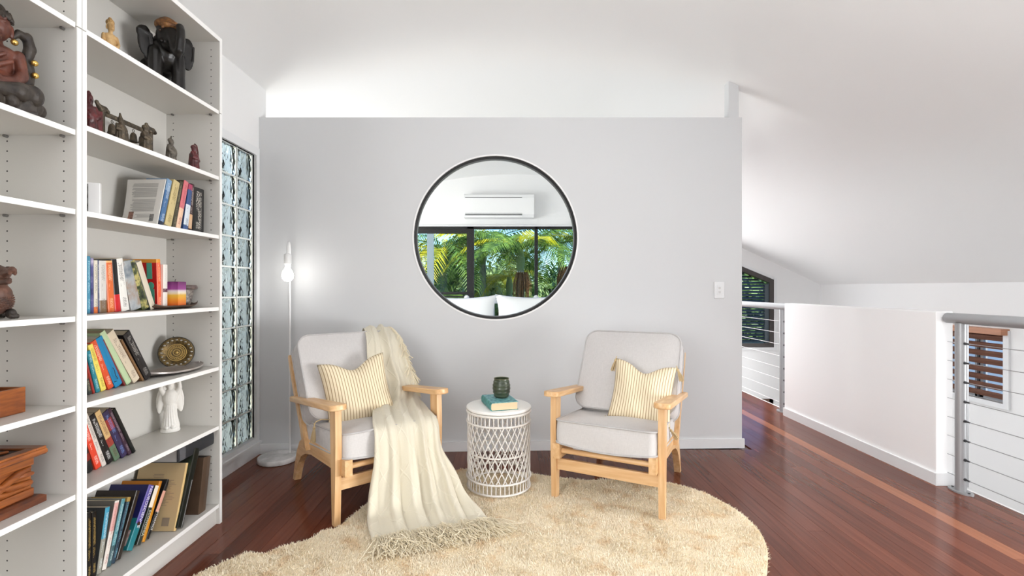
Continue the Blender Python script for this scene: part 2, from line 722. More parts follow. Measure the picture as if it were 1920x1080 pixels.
# right wall with the timber-shuttered window, back wall, rear wall
SY0, SY1, SZ0, SZ1 = 4.78, 6.10, .055, .77
rw = MB()
rw.box(XR, XR + .12, -2.5, SY0, -2.7, 1.26)
rw.box(XR, XR + .12, SY1, 7.6, -2.7, 1.26)
rw.box(XR, XR + .12, SY0, SY1, -2.7, SZ0)
rw.box(XR, XR + .12, SY0, SY1, SZ1, 1.26)
structure(rw.build('wall_right', M_WHITE))

YB = 7.60
AX0, AX1, AZ0, AZ1 = -1.75, 1.58, .45, 2.135           # bedroom window
BX0, BX1, BZ0 = 2.60, 4.12, .268                       # raked louvre window
BT0, BT1 = 1.945, 1.312
LX0, LX1, LZ0, LZ1 = 3.05, 4.11, -2.0, -.53            # lower window
bw = MB()


def wp(poly):
    bw.prism(poly, YB, YB + .12, 'y')


wp([(-4.6, -.3), (AX0, -.3), (AX0, 3.1), (-4.6, 3.1)])
wp([(AX0, -.3), (AX1, -.3), (AX1, AZ0), (AX0, AZ0)])
wp([(AX0, AZ1), (AX1, AZ1), (AX1, 3.1), (AX0, 3.1)])
wp([(AX1, -2.7), (BX0, -2.7), (BX0, 3.1), (AX1, 3.1)])
wp([(BX0, BT0), (BX1, BT1), (BX1, 3.1), (BX0, 3.1)])
wp([(BX0, LZ1), (BX1, LZ1), (BX1, BZ0), (BX0, BZ0)])
wp([(BX0, -2.7), (LX0, -2.7), (LX0, LZ1), (BX0, LZ1)])
wp([(LX0, -2.7), (LX1, -2.7), (LX1, LZ0), (LX0, LZ0)])
wp([(LX1, -2.7), (BX1, -2.7), (BX1, LZ1), (LX1, LZ1)])
wp([(BX1, -2.7), (XR + .12, -2.7), (XR + .12, 3.1), (BX1, 3.1)])
structure(bw.build('wall_back', M_WHITE))
structure(MB().box(-4.7, XR + .12, -2.62, -2.5, -2.8, 3.1).build('wall_rear', M_WHITE))
structure(MB().box(1.62, 1.70, 3.80, 7.6, -.2, 2.40).build('wall_bedroom', M_WHITE))
structure(MB().box(-4.72, -4.6, 3.5, 7.7, -.2, 2.0).build('wall_bedroom_side', M_WHITE))
structure(MB().box(-4.6, -1.9, 3.5, 3.62, 0, 2.72).build('wall_bedroom_return', M_WHITE))
structure(MB().box(-4.6, 1.70, 3.7, 7.6, -.2, -.01).build('floor_bedroom', mat('bedroom_carpet', (.55, .53, .5), .9, .1)))


# bedroom window (seen through the round window)
def bar_window(name, parts, mat_, panes, y=YB + .04):
    r = struct_root(name)
    for nm, x0, x1, z0, z1, d in parts:
        MB().box(x0, x1, y - d, y + .05, z0, z1).build(nm, mat_, r)
    for x0, x1, z0, z1 in panes:
        MB().box(x0, x1, y + .012, y + .016, z0, z1).build('pane', M_GLASS, r)
    return r


w3 = bar_window('window_3', [
    ('frame', AX0, AX1, AZ1 - .035, AZ1, .05), ('frame', AX0, AX1, AZ0, AZ0 + .05, .05),
    ('frame', AX0, AX0 + .05, AZ0, AZ1, .05), ('frame', AX1 - .05, AX1, AZ0, AZ1, .05),
    ('mullion', -.625, -.515, AZ0, AZ1, .05), ('mullion', .425, .475, AZ0, AZ1, .05),
    ('sash_rail', AX0, -.57, AZ1 - .10, AZ1 - .035, .03), ('sash_rail', AX0, -.60, 1.085, 1.125, .03),
    ('sash_rail', AX0, -.60, 1.04, 1.06, .02)],
    M_BLACKF, [(AX0 + .05, -.625, AZ0 + .05, AZ1 - .1), (-.515, .425, AZ0 + .05, AZ1 - .035), (.475, AX1 - .05, AZ0 + .05, AZ1 - .035)])
structure(MB().box(AX0 - .05, AX1 + .04, YB - .045, YB, AZ1, AZ1 + .018).build('trim_4', M_TRIM))

# raked window with dark louvre blades
w4 = struct_root('window_4')
M_DFR = mat('dark_bronze_frame', (.055, .048, .045), .4)
slope = (BT1 - BT0) / (BX1 - BX0)
tz = lambda x: BT0 + slope * (x - BX0)
fw_ = .065
MB().prism([(BX0, tz(BX0)), (BX1, tz(BX1)), (BX1, tz(BX1) - fw_ * 1.1), (BX0, tz(BX0) - fw_ * 1.1)], YB - .02, YB + .07, 'y').build('frame', M_DFR, w4)
MB().box(BX1 - fw_, BX1, YB - .022, YB + .068, BZ0 + .0005, tz(BX1) - .004).build('frame', M_DFR, w4)
MB().box(BX0, BX1 - fw_, YB - .02, YB + .07, BZ0, BZ0 + fw_).build('frame', M_DFR, w4)
M_BLADE = mat('blue_grey_louvre', (.045, .062, .072), .35, .5)
MB().box(BX1 - fw_ - .06, BX1 - fw_, YB + .0, YB + .05, BZ0 + fw_, tz(BX1) - .07).build('blind_stile', mat('blue_grey_stile', (.075, .098, .115), .45), w4)
blade = MB().box(-.5, .5, -.0275, .0275, -.0028, .0028, M=Matrix.Rotation(.55, 4, 'X')).mesh('louvre')
blade.materials.append(M_BLADE)
z = BZ0 + fw_ + .025
while z < BT0 - .12:
    x_r = BX1 - fw_ - .06
    x_top = BX0 + (z + .085 - BT0) / slope          # where the raked head cuts the blade
    x_r = min(x_r, x_top)
    if x_r - BX0 > .15:
        o = link('louvre', blade, None, w4)
        o.location = ((BX0 + x_r) / 2, YB + .03, z)
        o.scale = (x_r - BX0, 1, 1)
    z += .0478
MB().prism([(BX0, BZ0), (BX1, BZ0), (BX1, tz(BX1)), (BX0, tz(BX0))], YB + .085, YB + .089, 'y').build('pane', M_GLASS, w4)
t5 = MB().box(BX1, BX1 + .05, YB - .015, YB + .0, BZ0 - .045, tz(BX1) + .03)
t5.box(BX0, BX1, YB - .015, YB + .0, BZ0 - .045, BZ0)
t5.prism([(BX0, tz(BX0)), (BX1 + .01, tz(BX1)), (BX1 + .01, tz(BX1) + .045), (BX0, tz(BX0) + .045)], YB - .015, YB, 'y')
structure(t5.build('trim_5', M_TRIM))

# lower window with a brown frame, only its head shows past the floor edge
w5 = struct_root('window_5')
M_BROWN = mat('brown_window_timber', (.12, .07, .05), .45, var=.2)
MB().box(LX0, LX1, YB - .02, YB + .05, LZ1 - .06, LZ1).build('frame', M_BROWN, w5)
MB().box(LX1 - .06, LX1, YB - .02, YB + .05, LZ0, LZ1).build('frame', M_BROWN, w5)
MB().box(LX0, LX1, YB - .02, YB + .05, LZ0, LZ0 + .06).build('frame', M_BROWN, w5)
for i in range(8):
    MB().box(LX0, LX1 - .06, YB + .005, YB + .03, LZ1 - .14 - i * .09, LZ1 - .085 - i * .09).build('louvre', M_BROWN, w5)

# timber shutter window in the right wall
w6 = struct_root('window_6')
M_SLAT = mat('stained_timber_slat', (.19, .085, .055), .42, .4, var=.35, vscale=5, stretch=(1, .6, 12))
M_PELMET = mat('oiled_timber_pelmet', (.43, .20, .115), .4, .4, var=.2, vscale=6, stretch=(1, .5, 10))
M_GREYF = mat('grey_window_aluminium', (.30, .32, .345), .4, .4)
MB().box(XR - .085, XR + .01, SY0 - .045, SY1, SZ1 - .045, SZ1 + .016, bev=.003).build('pelmet', M_PELMET, w6)
MB().box(XR - .022, XR + .02, SY0 - .055, SY0, SZ0 - .05, SZ1).build('frame', M_TRIM, w6)
MB().box(XR - .022, XR + .02, SY0, SY1, SZ0 - .05, SZ0).build('frame', M_TRIM, w6)
sl = MB().box(-.008, .008, -.5, .5, -.030, .030, M=Matrix.Rotation(-.55, 4, 'Y')).mesh('slat')
sl.materials.append(M_SLAT)
for i in range(8):
    o = link('slat', sl, None, w6)
    o.location = (XR + .02, (SY0 + SY1) / 2, SZ1 - .085 - i * .0815)
    o.scale = (1, SY1 - SY0 - .01, 1)
MB().box(XR + .055, XR + .10, SY0, SY1, SZ0, SZ0 + .07).build('window_sash', M_GREYF, w6)
MB().box(XR + .055, XR + .10, SY0, SY1, SZ1 - .07, SZ1).build('window_sash', M_GREYF, w6)
for yy in (SY0 + .32, SY0 + .86):
    MB().box(XR + .055, XR + .10, yy - .045, yy + .045, SZ0, SZ1).build('window_mullion', M_GREYF, w6)
    MB().box(XR + .045, XR + .06, yy - .012, yy + .012, SZ0, SZ1).build('tilt_rod', mat('dark_tilt_rod', (.03, .03, .035), .4), w6)
MB().box(XR + .075, XR + .079, SY0, SY1, SZ0, SZ1).build('pane', M_GLASS, w6)

# ------------------------------------------------------------------ railings
RX = 2.638


def railing(label, y_post, y0, y1, rail0, rail1, cm, base_label=None):
    r = thing('balustrade', label, 'railing', (RX, y_post, 0), group=None)
    MB().tube([(0, rail0 - y_post, 1.007), (0, rail1 - y_post, 1.007)], .031, 20).build('handrail', M_STEEL, r, smooth=True)
    post = MB().tube([(0, 0, .008), (0, 0, .98)], .027, 18).build('post', M_STEEL, r, smooth=True)
    MB().box(.024, .034, -.014, .014, .03, .975).build('cable_plate', M_STEEL, post)
    bp_ = MB()
    bp_.prism([(.042 * math.cos(a), .072 * math.sin(a)) for a in [2 * PI * i / 28 for i in range(28)]], .0005, .009, 'z')
    pl = bp_.build('base_plate', M_STEEL, r)
    for s in (-1, 1):
        MB().lathe([(.006, .009), (.006, .014), (0, .015)], 8, (0, s * .052, 0)).build('bolt', M_CABLE_D, pl)
    for i in range(8):
        zz = .864 - i * .1119
        MB().tube([(0, y0 - y_post, zz), (0, y1 - y_post, zz)], .0023, 6).build('cable', cm, r)
        MB().tube([(.0, -.055, zz), (0, -.031, zz)], .005, 8).tube([(0, -.031, zz), (0, -.024, zz)], .009, 8).build('cable_fitting', M_CABLE_D, r)
    return r


railing('grey steel balustrade with thin wire cables ending at the near end of the half wall', 2.854, .8, 2.939, .8, 2.939, M_CABLE)
railing('white-lit tubular balustrade with cables beyond the far end of the half wall', 4.70, 4.572, 7.58, 4.572, 7.58, mat('pale_cable', (.8, .8, .8), .35, .5, metal=.3))

# ------------------------------------------------------------------ bookcases
M_EDGE_LIT = mat('white_foil_lit', (.84, .835, .82), .4, .4)  # same white as the case, lightened: light on the front edges painted in
M_CASE_SHADED = mat('white_foil_shaded', (.60, .585, .55), .45, .35, bump=.03, bscale=300)  # darkened white: shade inside the case is put into the colour
M_HOLE = mat('dark_peg_hole', (.03, .03, .03), .7)
M_PEG = mat('nickel_shelf_peg', (.22, .21, .20), .35, .5, metal=.7)
BX = -1.444                                            # front plane of both cases
BXB = -1.712                                           # face of the back panel
TH = .0185
SHELVES = {'A': 2.076, 'B': 1.745, 'C': 1.450, 'D': 1.090, 'E': .790, 'F': .493, 'G': .101}


def make_bookcase(label, y0, y1, zs):
    r = thing('bookcase', label, 'bookcase', (BX, y0, 0), group='white bookcases along the side wall')
    w = y1 - y0
    d = BXB - BX
    ztop = 2.444
    for nm, a, b in (('side_panel', 0, TH), ('side_panel', w - TH, w)):
        p = MB().box(d - .012, 0, a, b, 0, 2.062, bev=.0012).build(nm, M_CASE_SHADED, r)
        e = MB().box(d - .012, 0, a, b, 2.064, ztop, bev=.0012).build('extension_panel', M_CASE_SHADED, r)
        MB().box(.0, .0012, a + .0006, b - .0006, .001, 2.061).build('lit_edge_strip', M_EDGE_LIT, p)  # thin added strip carrying the painted light of the front edge
        MB().box(.0, .0012, a + .0006, b - .0006, 2.065, ztop - .001).build('lit_edge_strip', M_EDGE_LIT, e)
        h = MB()
        inner = TH + .0004 if a == 0 else w - TH - .0004
        z = .17
        while z < 2.40:
            if min(abs(z - q + .009) for q in zs) > .022:
                for xx in (-.043, d + .035):
                    c = [(xx + .0028 * math.cos(2 * PI * i / 8), inner, z + .0028 * math.sin(2 * PI * i / 8)) for i in range(8)]
                    h.add(c, [tuple(range(8))])
            z += .0335
        tag(h.build('peg_holes', M_HOLE, p), kind='stuff')
    MB().box(d - .012, d, TH, w - TH, .08, ztop - .018).build('back_panel', M_CASE_SHADED, r)
    MB().box(d, 0, TH, w - TH, ztop - .022, ztop, bev=.0012).build('top_panel', M_CASE_SHADED, r)
    MB().box(.0, .0012, TH, w - TH, ztop - .0215, ztop - .0005).build('lit_edge_strip', M_EDGE_LIT, r)
    MB().box(-.034, -.018, TH, w - TH, 0, zs[-1] - .019).build('plinth', M_CASE_SHADED, r)
    for q in zs:
        s = MB().box(d + .001, -.005, TH + .0008, w - TH - .0008, q - TH, q, bev=.0010).build('shelf', M_CASE_SHADED, r)
        MB().box(-.005, -.0038, TH + .001, w - TH - .001, q - TH + .0004, q - .0004).build('lit_edge_strip', M_EDGE_LIT, s)
        if .2 < q:
            for yy in (TH + .006, w - TH - .006):
                for xx in (-.043, d + .035):
                    g = MB()
                    g.tube([(xx, yy - .006, q - TH - .004), (xx, yy + .006, q - TH - .004)], .005, 8)
                    g.build('shelf_peg', M_PEG, s)
    return r


zr = [SHELVES[c] for c in 'ABCDEFG']
zl = list(zr)
zl[1] = 1.716
make_bookcase('tall white bookcase packed with books, beside the glass block window', 1.6662, 2.4830, zr)
make_bookcase('tall white bookcase cut off by the picture edge, holding wooden carvings and boxes', .8476, 1.6644, zl)

# ------------------------------------------------------------------ books
M_PAGES = mat('book_pages', (.62, .56, .45), .85, .1, bump=.25, bscale=90, stretch=(1, 14, 1))
M_PAGES_W = mat('white_book_pages', (.72, .69, .62), .85, .1, bump=.25, bscale=90, stretch=(1, 14, 1))
NB = [0]


def book_mat(base, bands=(), ink=None, T=.02, L=.2, ink_rng=(.08, .92), gloss=.38, art=None, spine=None):
    """printed cover: base colour, flat colour bands by height, and small illegible print down the spine"""
    NB[0] += 1
    m = bpy.data.materials.new('book_cover_%d' % NB[0])
    m.use_nodes = True
    n, l = m.node_tree.nodes, m.node_tree.links
    b = P(m)
    b.inputs['Roughness'].default_value = gloss
    b.inputs['Specular IOR Level'].default_value = .4
    tc = n.new('ShaderNodeTexCoord')
    sp = n.new('ShaderNodeSeparateXYZ')
    l.new(tc.outputs['Object'], sp.inputs[0])

    def math_(op, a, b_=None, c=None):
        q = n.new('ShaderNodeMath')
        q.operation = op
        for i, v in enumerate((a, b_, c)):
            if v is None:
                continue
            if hasattr(v, 'links'):
                l.new(v, q.inputs[i])
            else:
                q.inputs[i].default_value = v
        return q.outputs[0]

    def mix(f, c0, c1):
        q = n.new('ShaderNodeMix')
        q.data_type = 'RGBA'
        if hasattr(f, 'links'):
            l.new(f, q.inputs[0])
        else:
            q.inputs[0].default_value = f
        for i, c in ((6, c0), (7, c1)):
            if hasattr(c, 'links'):
                l.new(c, q.inputs[i])
            else:
                q.inputs[i].default_value = (*c, 1)
        return q.outputs[2]

    col = base
    zz = math_('DIVIDE', sp.outputs[2], L)
    if art:                                          # soft printed picture: noise between colours
        nz = n.new('ShaderNodeTexNoise')
        nz.inputs['Scale'].default_value = art[0]
        nz.inputs['Detail'].default_value = 5
        l.new(tc.outputs['Object'], nz.inputs['Vector'])
        rp = n.new('ShaderNodeValToRGB')
        el = rp.color_ramp.elements
        cols = art[1]
        el[0].position, el[1].position = .34, .66
        el[0].color, el[1].color = (*cols[0], 1), (*cols[-1], 1)
        for i, c in enumerate(cols[1:-1]):
            e = el.new(.34 + .32 * (i + 1) / (len(cols) - 1))
            e.color = (*c, 1)
        l.new(nz.outputs['Fac'], rp.inputs[0])
        col = rp.outputs[0]
    is_spine = math_('GREATER_THAN', sp.outputs[0], -.0035)
    if spine:
        col = mix(is_spine, col, spine)
    for z0, z1, c, *where in bands:
        f = math_('MULTIPLY', math_('GREATER_THAN', zz, z0), math_('LESS_THAN', zz, z1))
        if where and where[0] == 's':
            f = math_('MULTIPLY', f, is_spine)
        if where and where[0] == 'c':
            f = math_('MULTIPLY', f, math_('SUBTRACT', 1.0, is_spine))
        col = mix(f, col, c)
    if ink:
        mp = n.new('ShaderNodeMapping')
        mp.inputs['Scale'].default_value = (1, 520 * .012 / max(T * .5, .006), 430)
        l.new(tc.outputs['Object'], mp.inputs[0])
        v = n.new('ShaderNodeTexNoise')
        v.inputs['Scale'].default_value = 1.0
        v.inputs['Detail'].default_value = 1.5
        l.new(mp.outputs[0], v.inputs['Vector'])
        f = math_('GREATER_THAN', v.outputs['Fac'], .54)
        f = math_('MULTIPLY', f, is_spine)
        f = math_('MULTIPLY', f, math_('LESS_THAN', math_('ABSOLUTE', math_('SUBTRACT', sp.outputs[1], T / 2)), T * .24))
        f = math_('MULTIPLY', f, math_('MULTIPLY', math_('GREATER_THAN', zz, ink_rng[0]), math_('LESS_THAN', zz, ink_rng[1])))
        gap = n.new('ShaderNodeTexNoise')
        gap.inputs['Scale'].default_value = 22
        l.new(tc.outputs['Object'], gap.inputs['Vector'])
        f = math_('MULTIPLY', f, math_('GREATER_THAN', gap.outputs['Fac'], .42))
        col = mix(f, col, ink)
    if hasattr(col, 'links'):
        l.new(col, b.inputs['Base Color'])
    else:
        b.inputs['Base Color'].default_value = (*col, 1)
    return m


def make_book(label, loc, rx, L, T, D, m, hard=False, pages=None, group=None, rz=0.0, ry=0.0, cat='book'):
    """spine on the local yz plane facing +x, thickness along +y, height along +z"""
    ct = .0022 if hard else .0009
    ov = .003 if hard else 0.0
    b = MB()
    pts_o = [(-D, 0), (-.002, 0), (0, T * .12), (.0012, T / 2), (0, T * .88), (-.002, T), (-D, T)]
    pts_i = [(-D, T - ct), (-.004, T - ct), (-.004, ct), (-D, ct)]
    b.prism(pts_o + pts_i, 0, L, 'z')
    r = b.build('book', m, None)
    r.location, r.rotation_euler = loc, (rx, ry, rz)
    MB().box(-D + ov + .001, -.0045, ct + .0002, T - ct - .0002, ov, L - ov).build('pages', pages or M_PAGES, r)
    tag(r, label, cat, group)
    return r


def shelf_book(label, shelf, X, xl, xr, xtl, yt, base, D=.135, bands=(), ink=None, hard=False, pages=None, art=None, spine=None, L=None, title=None, gloss=.38, zfloor=None, group=None):
    z0 = SHELVES[shelf] if zfloor is None else zfloor
    Y0, Y1, Yt = depth_on(xl, X), depth_on(xr, X), depth_on(xtl, X)
    h = EYE + (CY - yt) * Yt / F - z0
    a = math.atan2(Yt - Y0, h)
    T = max(.004, (Y1 - Y0) * math.cos(a) - .0006)
    LL = L or (h - (T * math.sin(a) if a < 0 else 0)) / math.cos(a)
    m = book_mat(base, bands, ink, T, LL, art=art, spine=spine, gloss=gloss)
    lift = T * math.sin(a) if a > 0 else 0.0
    o = make_book(label, (X, Y0, z0 + lift + .0006), -a, LL, T, D, m, hard, pages, group or {'C': 'books on the shelf under the bronze figures', 'D': 'books on the shelf with the candle', 'E': 'books on the shelf with the brass plate', 'F': 'books on the shelf with the white angel', 'G': 'books on the bottom shelf'}[shelf])
    if title:
        txt, size, zc, c, *sq = title
        mt = mat('print_%d_%d_%d' % tuple(int(q * 99) for q in c), c, .5)
        text_mesh('title', txt, size, mt, o, (.0018, T / 2, LL * zc), Euler((0, PI / 2, 0)).to_matrix().to_euler(), .0002, squeeze=sq[0] if sq else 1.0)
        # letters run down the spine
        o.children[-1].rotation_euler = Matrix(((0, 0, 1), (0, 1, 0), (-1, 0, 0))).to_euler() if False else spine_rot()
    return o


def spine_rot():
    # local text x -> -z (reads downwards), text y -> +y ... text normal -> +x
    return Matrix(((0, 0, 1), (0, 1, 0), (-1, 0, 0))).to_euler()


S = srgb
# shelf C
XC = -1.485
shelf_book('blue paperback leaning on the shelf beside the big white book', 'C', XC, 298, 307.5, 315, 338, S(66, 104, 146), D=.095, ink=S(200, 210, 220), bands=[(.75, 1, S(120, 150, 180)), (0, .08, S(30, 40, 60))])
shelf_book('cream and mustard paperback leaning between blue and olive books', 'C', XC, 309.5, 322.5, 327, 341, S(196, 178, 128), ink=S(110, 90, 40), pages=M_PAGES)
shelf_book('dark olive paperback leaning beside the pink-spined book', 'C', XC, 323.5, 330, 338, 341, S(66, 62, 46), ink=S(140, 130, 100))
shelf_book('pink and cream spined book leaning on the shelf with the black hardback', 'C', XC, 330.5, 339.5, 346.5, 341, S(80, 72, 56), spine=S(226, 190, 160), bands=[(.42, 1, S(206, 112, 118), 's')], ink=S(160, 70, 80))
shelf_book('slim blue and white paperback leaning beside the pink-spined book', 'C', XC, 344, 353, 355, 347, S(60, 84, 130), bands=[(.1, .55, S(206, 214, 222), 's'), (.88, 1, S(160, 60, 90))], ink=S(40, 60, 100))
shelf_book('slim brown paperback with an orange foot against the black hardback', 'C', XC, 354, 360, 359.5, 345, S(58, 34, 36), bands=[(.05, .35, S(200, 160, 120), 's')], ink=S(190, 180, 170))
o = shelf_book('thick black hardback with white spine lettering at the end of its row', 'C', XC, 361.5, 382.5, 362.5, 350, S(22, 19, 18), hard=True, ink=S(205, 200, 190), D=.14)
# large white book whose printed back cover faces the room, curling slightly
Yw, Dw = depth_on(296.5, XC), .165
hw = EYE + (CY - 337) * depth_on(313.5, XC) / F - 1.45
rows, rows2 = [], []
for i in range(9):
    t = i / 8
    row, row2 = [], []
    for j in range(13):
        s_ = j / 12
        p = Vector((XC - Dw * s_, Yw - .009 + .055 * t ** (1 - .55 * s_), 1.4506 + hw * t * (1 - .012 * s_)))
        row.append(p)
        row2.append(p + Vector((0, .005, 0)))
    rows.append(row)
    rows2.append(row2)
nr, nc = 9, 13
vs = [p for r in rows for p in r] + [p for r in rows2 for p in r]
fs = []
for i in range(nr - 1):
    for j in range(nc - 1):
        q = i * nc + j
        fs.append((q, q + 1, q + nc + 1, q + nc))
        q2 = q + nr * nc
        fs.append((q2, q2 + nc, q2 + nc + 1, q2 + 1))
bd = [j for j in range(nc)] + [i * nc + nc - 1 for i in range(1, nr)] + [(nr - 1) * nc + j for j in range(nc - 2, -1, -1)] + [i * nc for i in range(nr - 2, 0, -1)]
for a_, b_ in zip(bd, bd[1:] + bd[:1]):
    fs.append((a_, a_ + nr * nc, b_ + nr * nc, b_))
big = tag(MB().add(vs, fs).build('book', mat('white_back_cover', (.66, .64, .60), .4), smooth=True, angle=50),
          'large floppy white book with its printed back cover facing the room', 'book', 'books on the shelf under the bronze figures')


def surf(s_, t):                                       # a point just in front of that back cover
    return Vector((XC - Dw * s_, Yw - .0098 + .055 * t ** (1 - .55 * s_), 1.4506 + hw * t * (1 - .012 * s_)))


def patch(s0, s1, t0, t1, nn=5):
    return [[surf(s1 + (s0 - s1) * j / nn, t0 + (t1 - t0) * i / 2) for j in range(nn + 1)] for i in range(3)]


pr = MB()
rt = random.Random(5)
t = .90
while t > .30:
    if not (.80 < t < .83 or .57 < t < .60):
        pr.grid(patch(.16, .80 + rt.uniform(-.05, .05), t, t + .009))
    t -= .0205
for t in (.235, .212, .19, .17):
    pr.grid(patch(.22, .62 + rt.uniform(-.04, .04), t, t + .008))
pr.build('printed_text', mat('grey_print', (.30, .29, .28), .6), big)
MB().grid(patch(.70, .84, .13, .30)).build('printed_portrait', mat('portrait_print', (.46, .24, .16), .5, color2=(.12, .06, .05), vscale=60), big)
bc = MB()
for k_ in range(9):
    bc.grid(patch(.125 + k_ * .013, .125 + k_ * .013 + .007, .09, .24, 1))
bc.build('barcode', mat('black_print', (.03, .03, .03), .5), big)

# small acrylic photo block at the left end
ph = thing('photo_block', 'small clear acrylic photo block at the end of the shelf', 'photo frame', (-1.50, depth_on(166, -1.50), 1.4505), (0, 0, .45))
MB().box(-.035, .035, -.010, .010, 0, .112, bev=.002).build('acrylic_block', mat('frosted_acrylic', (.80, .80, .80), .15, .5), ph)
MB().box(-.034, .002, -.0112, -.0102, .008, .106).build('photo', mat('black_and_white_photo', (.30, .30, .29), .3, color2=(.03, .03, .03), vscale=45), ph)

# shelf D
XD = -1.535
BK = S(24, 22, 22)
shelf_book('sky blue hardback standing first on its shelf', 'D', XD, 163.5, 170.6, 163.2, 480.5, S(72, 140, 168), hard=True, ink=S(180, 215, 225))
shelf_book('thin dark violet paperback next to the sky blue hardback', 'D', XD, 171, 176.6, 170.6, 484, S(58, 62, 104), art=(18, [S(40, 44, 90), S(90, 90, 140), S(190, 180, 205)]))
shelf_book('cream spined paperback with dark capitals and an orange foot', 'D', XD, 177, 184.4, 176.6, 488, S(222, 214, 198), bands=[(0, .12, S(226, 120, 60))], ink=S(50, 70, 60))
shelf_book('thin navy paperback squeezed beside the cream spined one', 'D', XD, 184.7, 187.7, 182.8, 488, S(58, 66, 100), ink=S(190, 190, 200))
shelf_book('white paperback with a colourful picture at the foot of its spine', 'D', XD, 188, 201.5, 186.5, 489, S(208, 204, 198), bands=[(0, .24, S(120, 96, 70))], ink=S(140, 136, 130), D=.13)
shelf_book('orange paperback with two pale stripes down its spine', 'D', XD, 203.5, 216.4, 198.5, 490, S(214, 104, 48), bands=[(.96, 1, S(236, 180, 120))], ink=S(244, 210, 170))
shelf_book('black paperback with a red lower half leaning on the white one', 'D', XD, 217, 228, 209, 488, S(20, 18, 18), bands=[(0, .33, S(196, 26, 30))])
shelf_book('white paperback with bold black print, leaning', 'D', XD, 229.5, 244, 216.5, 489, S(228, 226, 220), ink=S(30, 30, 30), D=.13)
shelf_book('misty blue and orange landscape paperback, leaning', 'D', XD, 247, 267, 230.5, 498, S(120, 132, 140), art=(9, [S(96, 110, 120), S(166, 170, 172), S(150, 120, 92), S(90, 120, 160)]), D=.13)
shelf_book('dark green foliage paperback, leaning beside the misty landscape one', 'D', XD, 269, 282, 243, 499, S(60, 70, 40), art=(26, [S(24, 30, 20), S(74, 84, 46), S(190, 178, 110), S(40, 50, 34)]), D=.13)
shelf_book('paperback with a palm tree and grey sky, leaning on its neighbour', 'D', XD, 284, 294, 258, 498, S(128, 142, 150), art=(11, [S(116, 132, 146), S(150, 160, 160), S(84, 110, 70)]), spine=S(206, 196, 176), bands=[(0, .22, S(60, 74, 80), 'c')], pages=M_PAGES_W, D=.125)
rb_ = shelf_book('large red book with a turquoise figure and an orange spine', 'D', XD - .012, 296.5, 304, 294, 493, S(190, 30, 28), spine=S(232, 92, 54), bands=[(.93, 1, S(226, 150, 50))], ink=S(250, 200, 160), D=.155, L=.222)
tq = mat('turquoise_print', S(84, 166, 140), .45)
MB().box(-.060, -.014, -.0012, -.0002, .02, .09).ball((-.028, -.0007, .105), (.014, .0006, .016)).box(-.045, -.022, -.0012, -.0002, .135, .205).build('printed_figure', tq, rb_)
shelf_book('upright white paperback at the end of its row', 'D', XD, 307, 314.8, 307, 496, S(226, 220, 212), ink=S(200, 196, 190), bands=[(.38, .46, S(90, 50, 60), 's')], D=.12)

# shelf E
XE = -1.542
shelf_book('dark green paperback half hidden by the bookcase side, leaning', 'E', XE, 166, 174.5, 150, 672, S(44, 50, 48), bands=[(.4, .62, S(120, 60, 40), 's')], ink=S(160, 150, 120))
shelf_book('thin brick red paperback leaning beside the dark green one', 'E', XE, 175, 179.6, 156, 664, S(150, 44, 34))
shelf_book('slim teal paperback leaning next to the yellow book', 'E', XE, 181.5, 189.5, 163, 662, S(36, 124, 138), ink=S(190, 220, 220))
shelf_book('yellow paperback with brown spine lettering, leaning', 'E', XE, 191.5, 201.5, 166.5, 652, S(228, 210, 98), ink=S(110, 90, 30))
shelf_book('vermilion paperback with white spine lettering, leaning', 'E', XE, 204.5, 216, 172, 648, S(208, 78, 38), ink=S(244, 214, 190))
bj = shelf_book('bright blue notebook held shut by a black elastic cord', 'E', XE, 217.5, 233, 182, 645, S(26, 122, 168), hard=True, pages=M_PAGES_W)
MB().tube([(.004 + .012 * math.sin(PI * i / 14), .004 + .013 * math.cos(PI * i / 14) ** 2, .03 + .055 * i / 14) for i in range(15)], .0012, 6).tube([(.0025, .002 + i * .0012, .028 - .0004 * i) for i in range(10)], .0012, 6).build('elastic_cord', M_HOLE, bj)
shelf_book('thin maroon paperback between the blue notebook and the mint hardback', 'E', XE, 233.4, 237, 193, 640, S(120, 44, 46))
shelf_book('mint green hardback leaning, taller than its neighbours', 'E', XE, 239, 250, 191, 632, S(176, 196, 156), hard=True, pages=mat('tan_pages', (.48, .40, .28), .85))
shelf_book('thick cream book with grey spine capitals, leaning', 'E', XE, 252, 266.5, 206, 636, S(204, 190, 168), ink=S(120, 100, 90), D=.14, pages=M_PAGES)
shelf_book('thin tan paperback leaning between cream and black books', 'E', XE, 268, 272, 228, 641, S(122, 90, 58))
shelf_book('black hardback with silver spine lettering leaning at the end of the row', 'E', XE, 274, 288.5, 236, 638, S(30, 26, 27), hard=True, ink=S(170, 166, 160), D=.15)

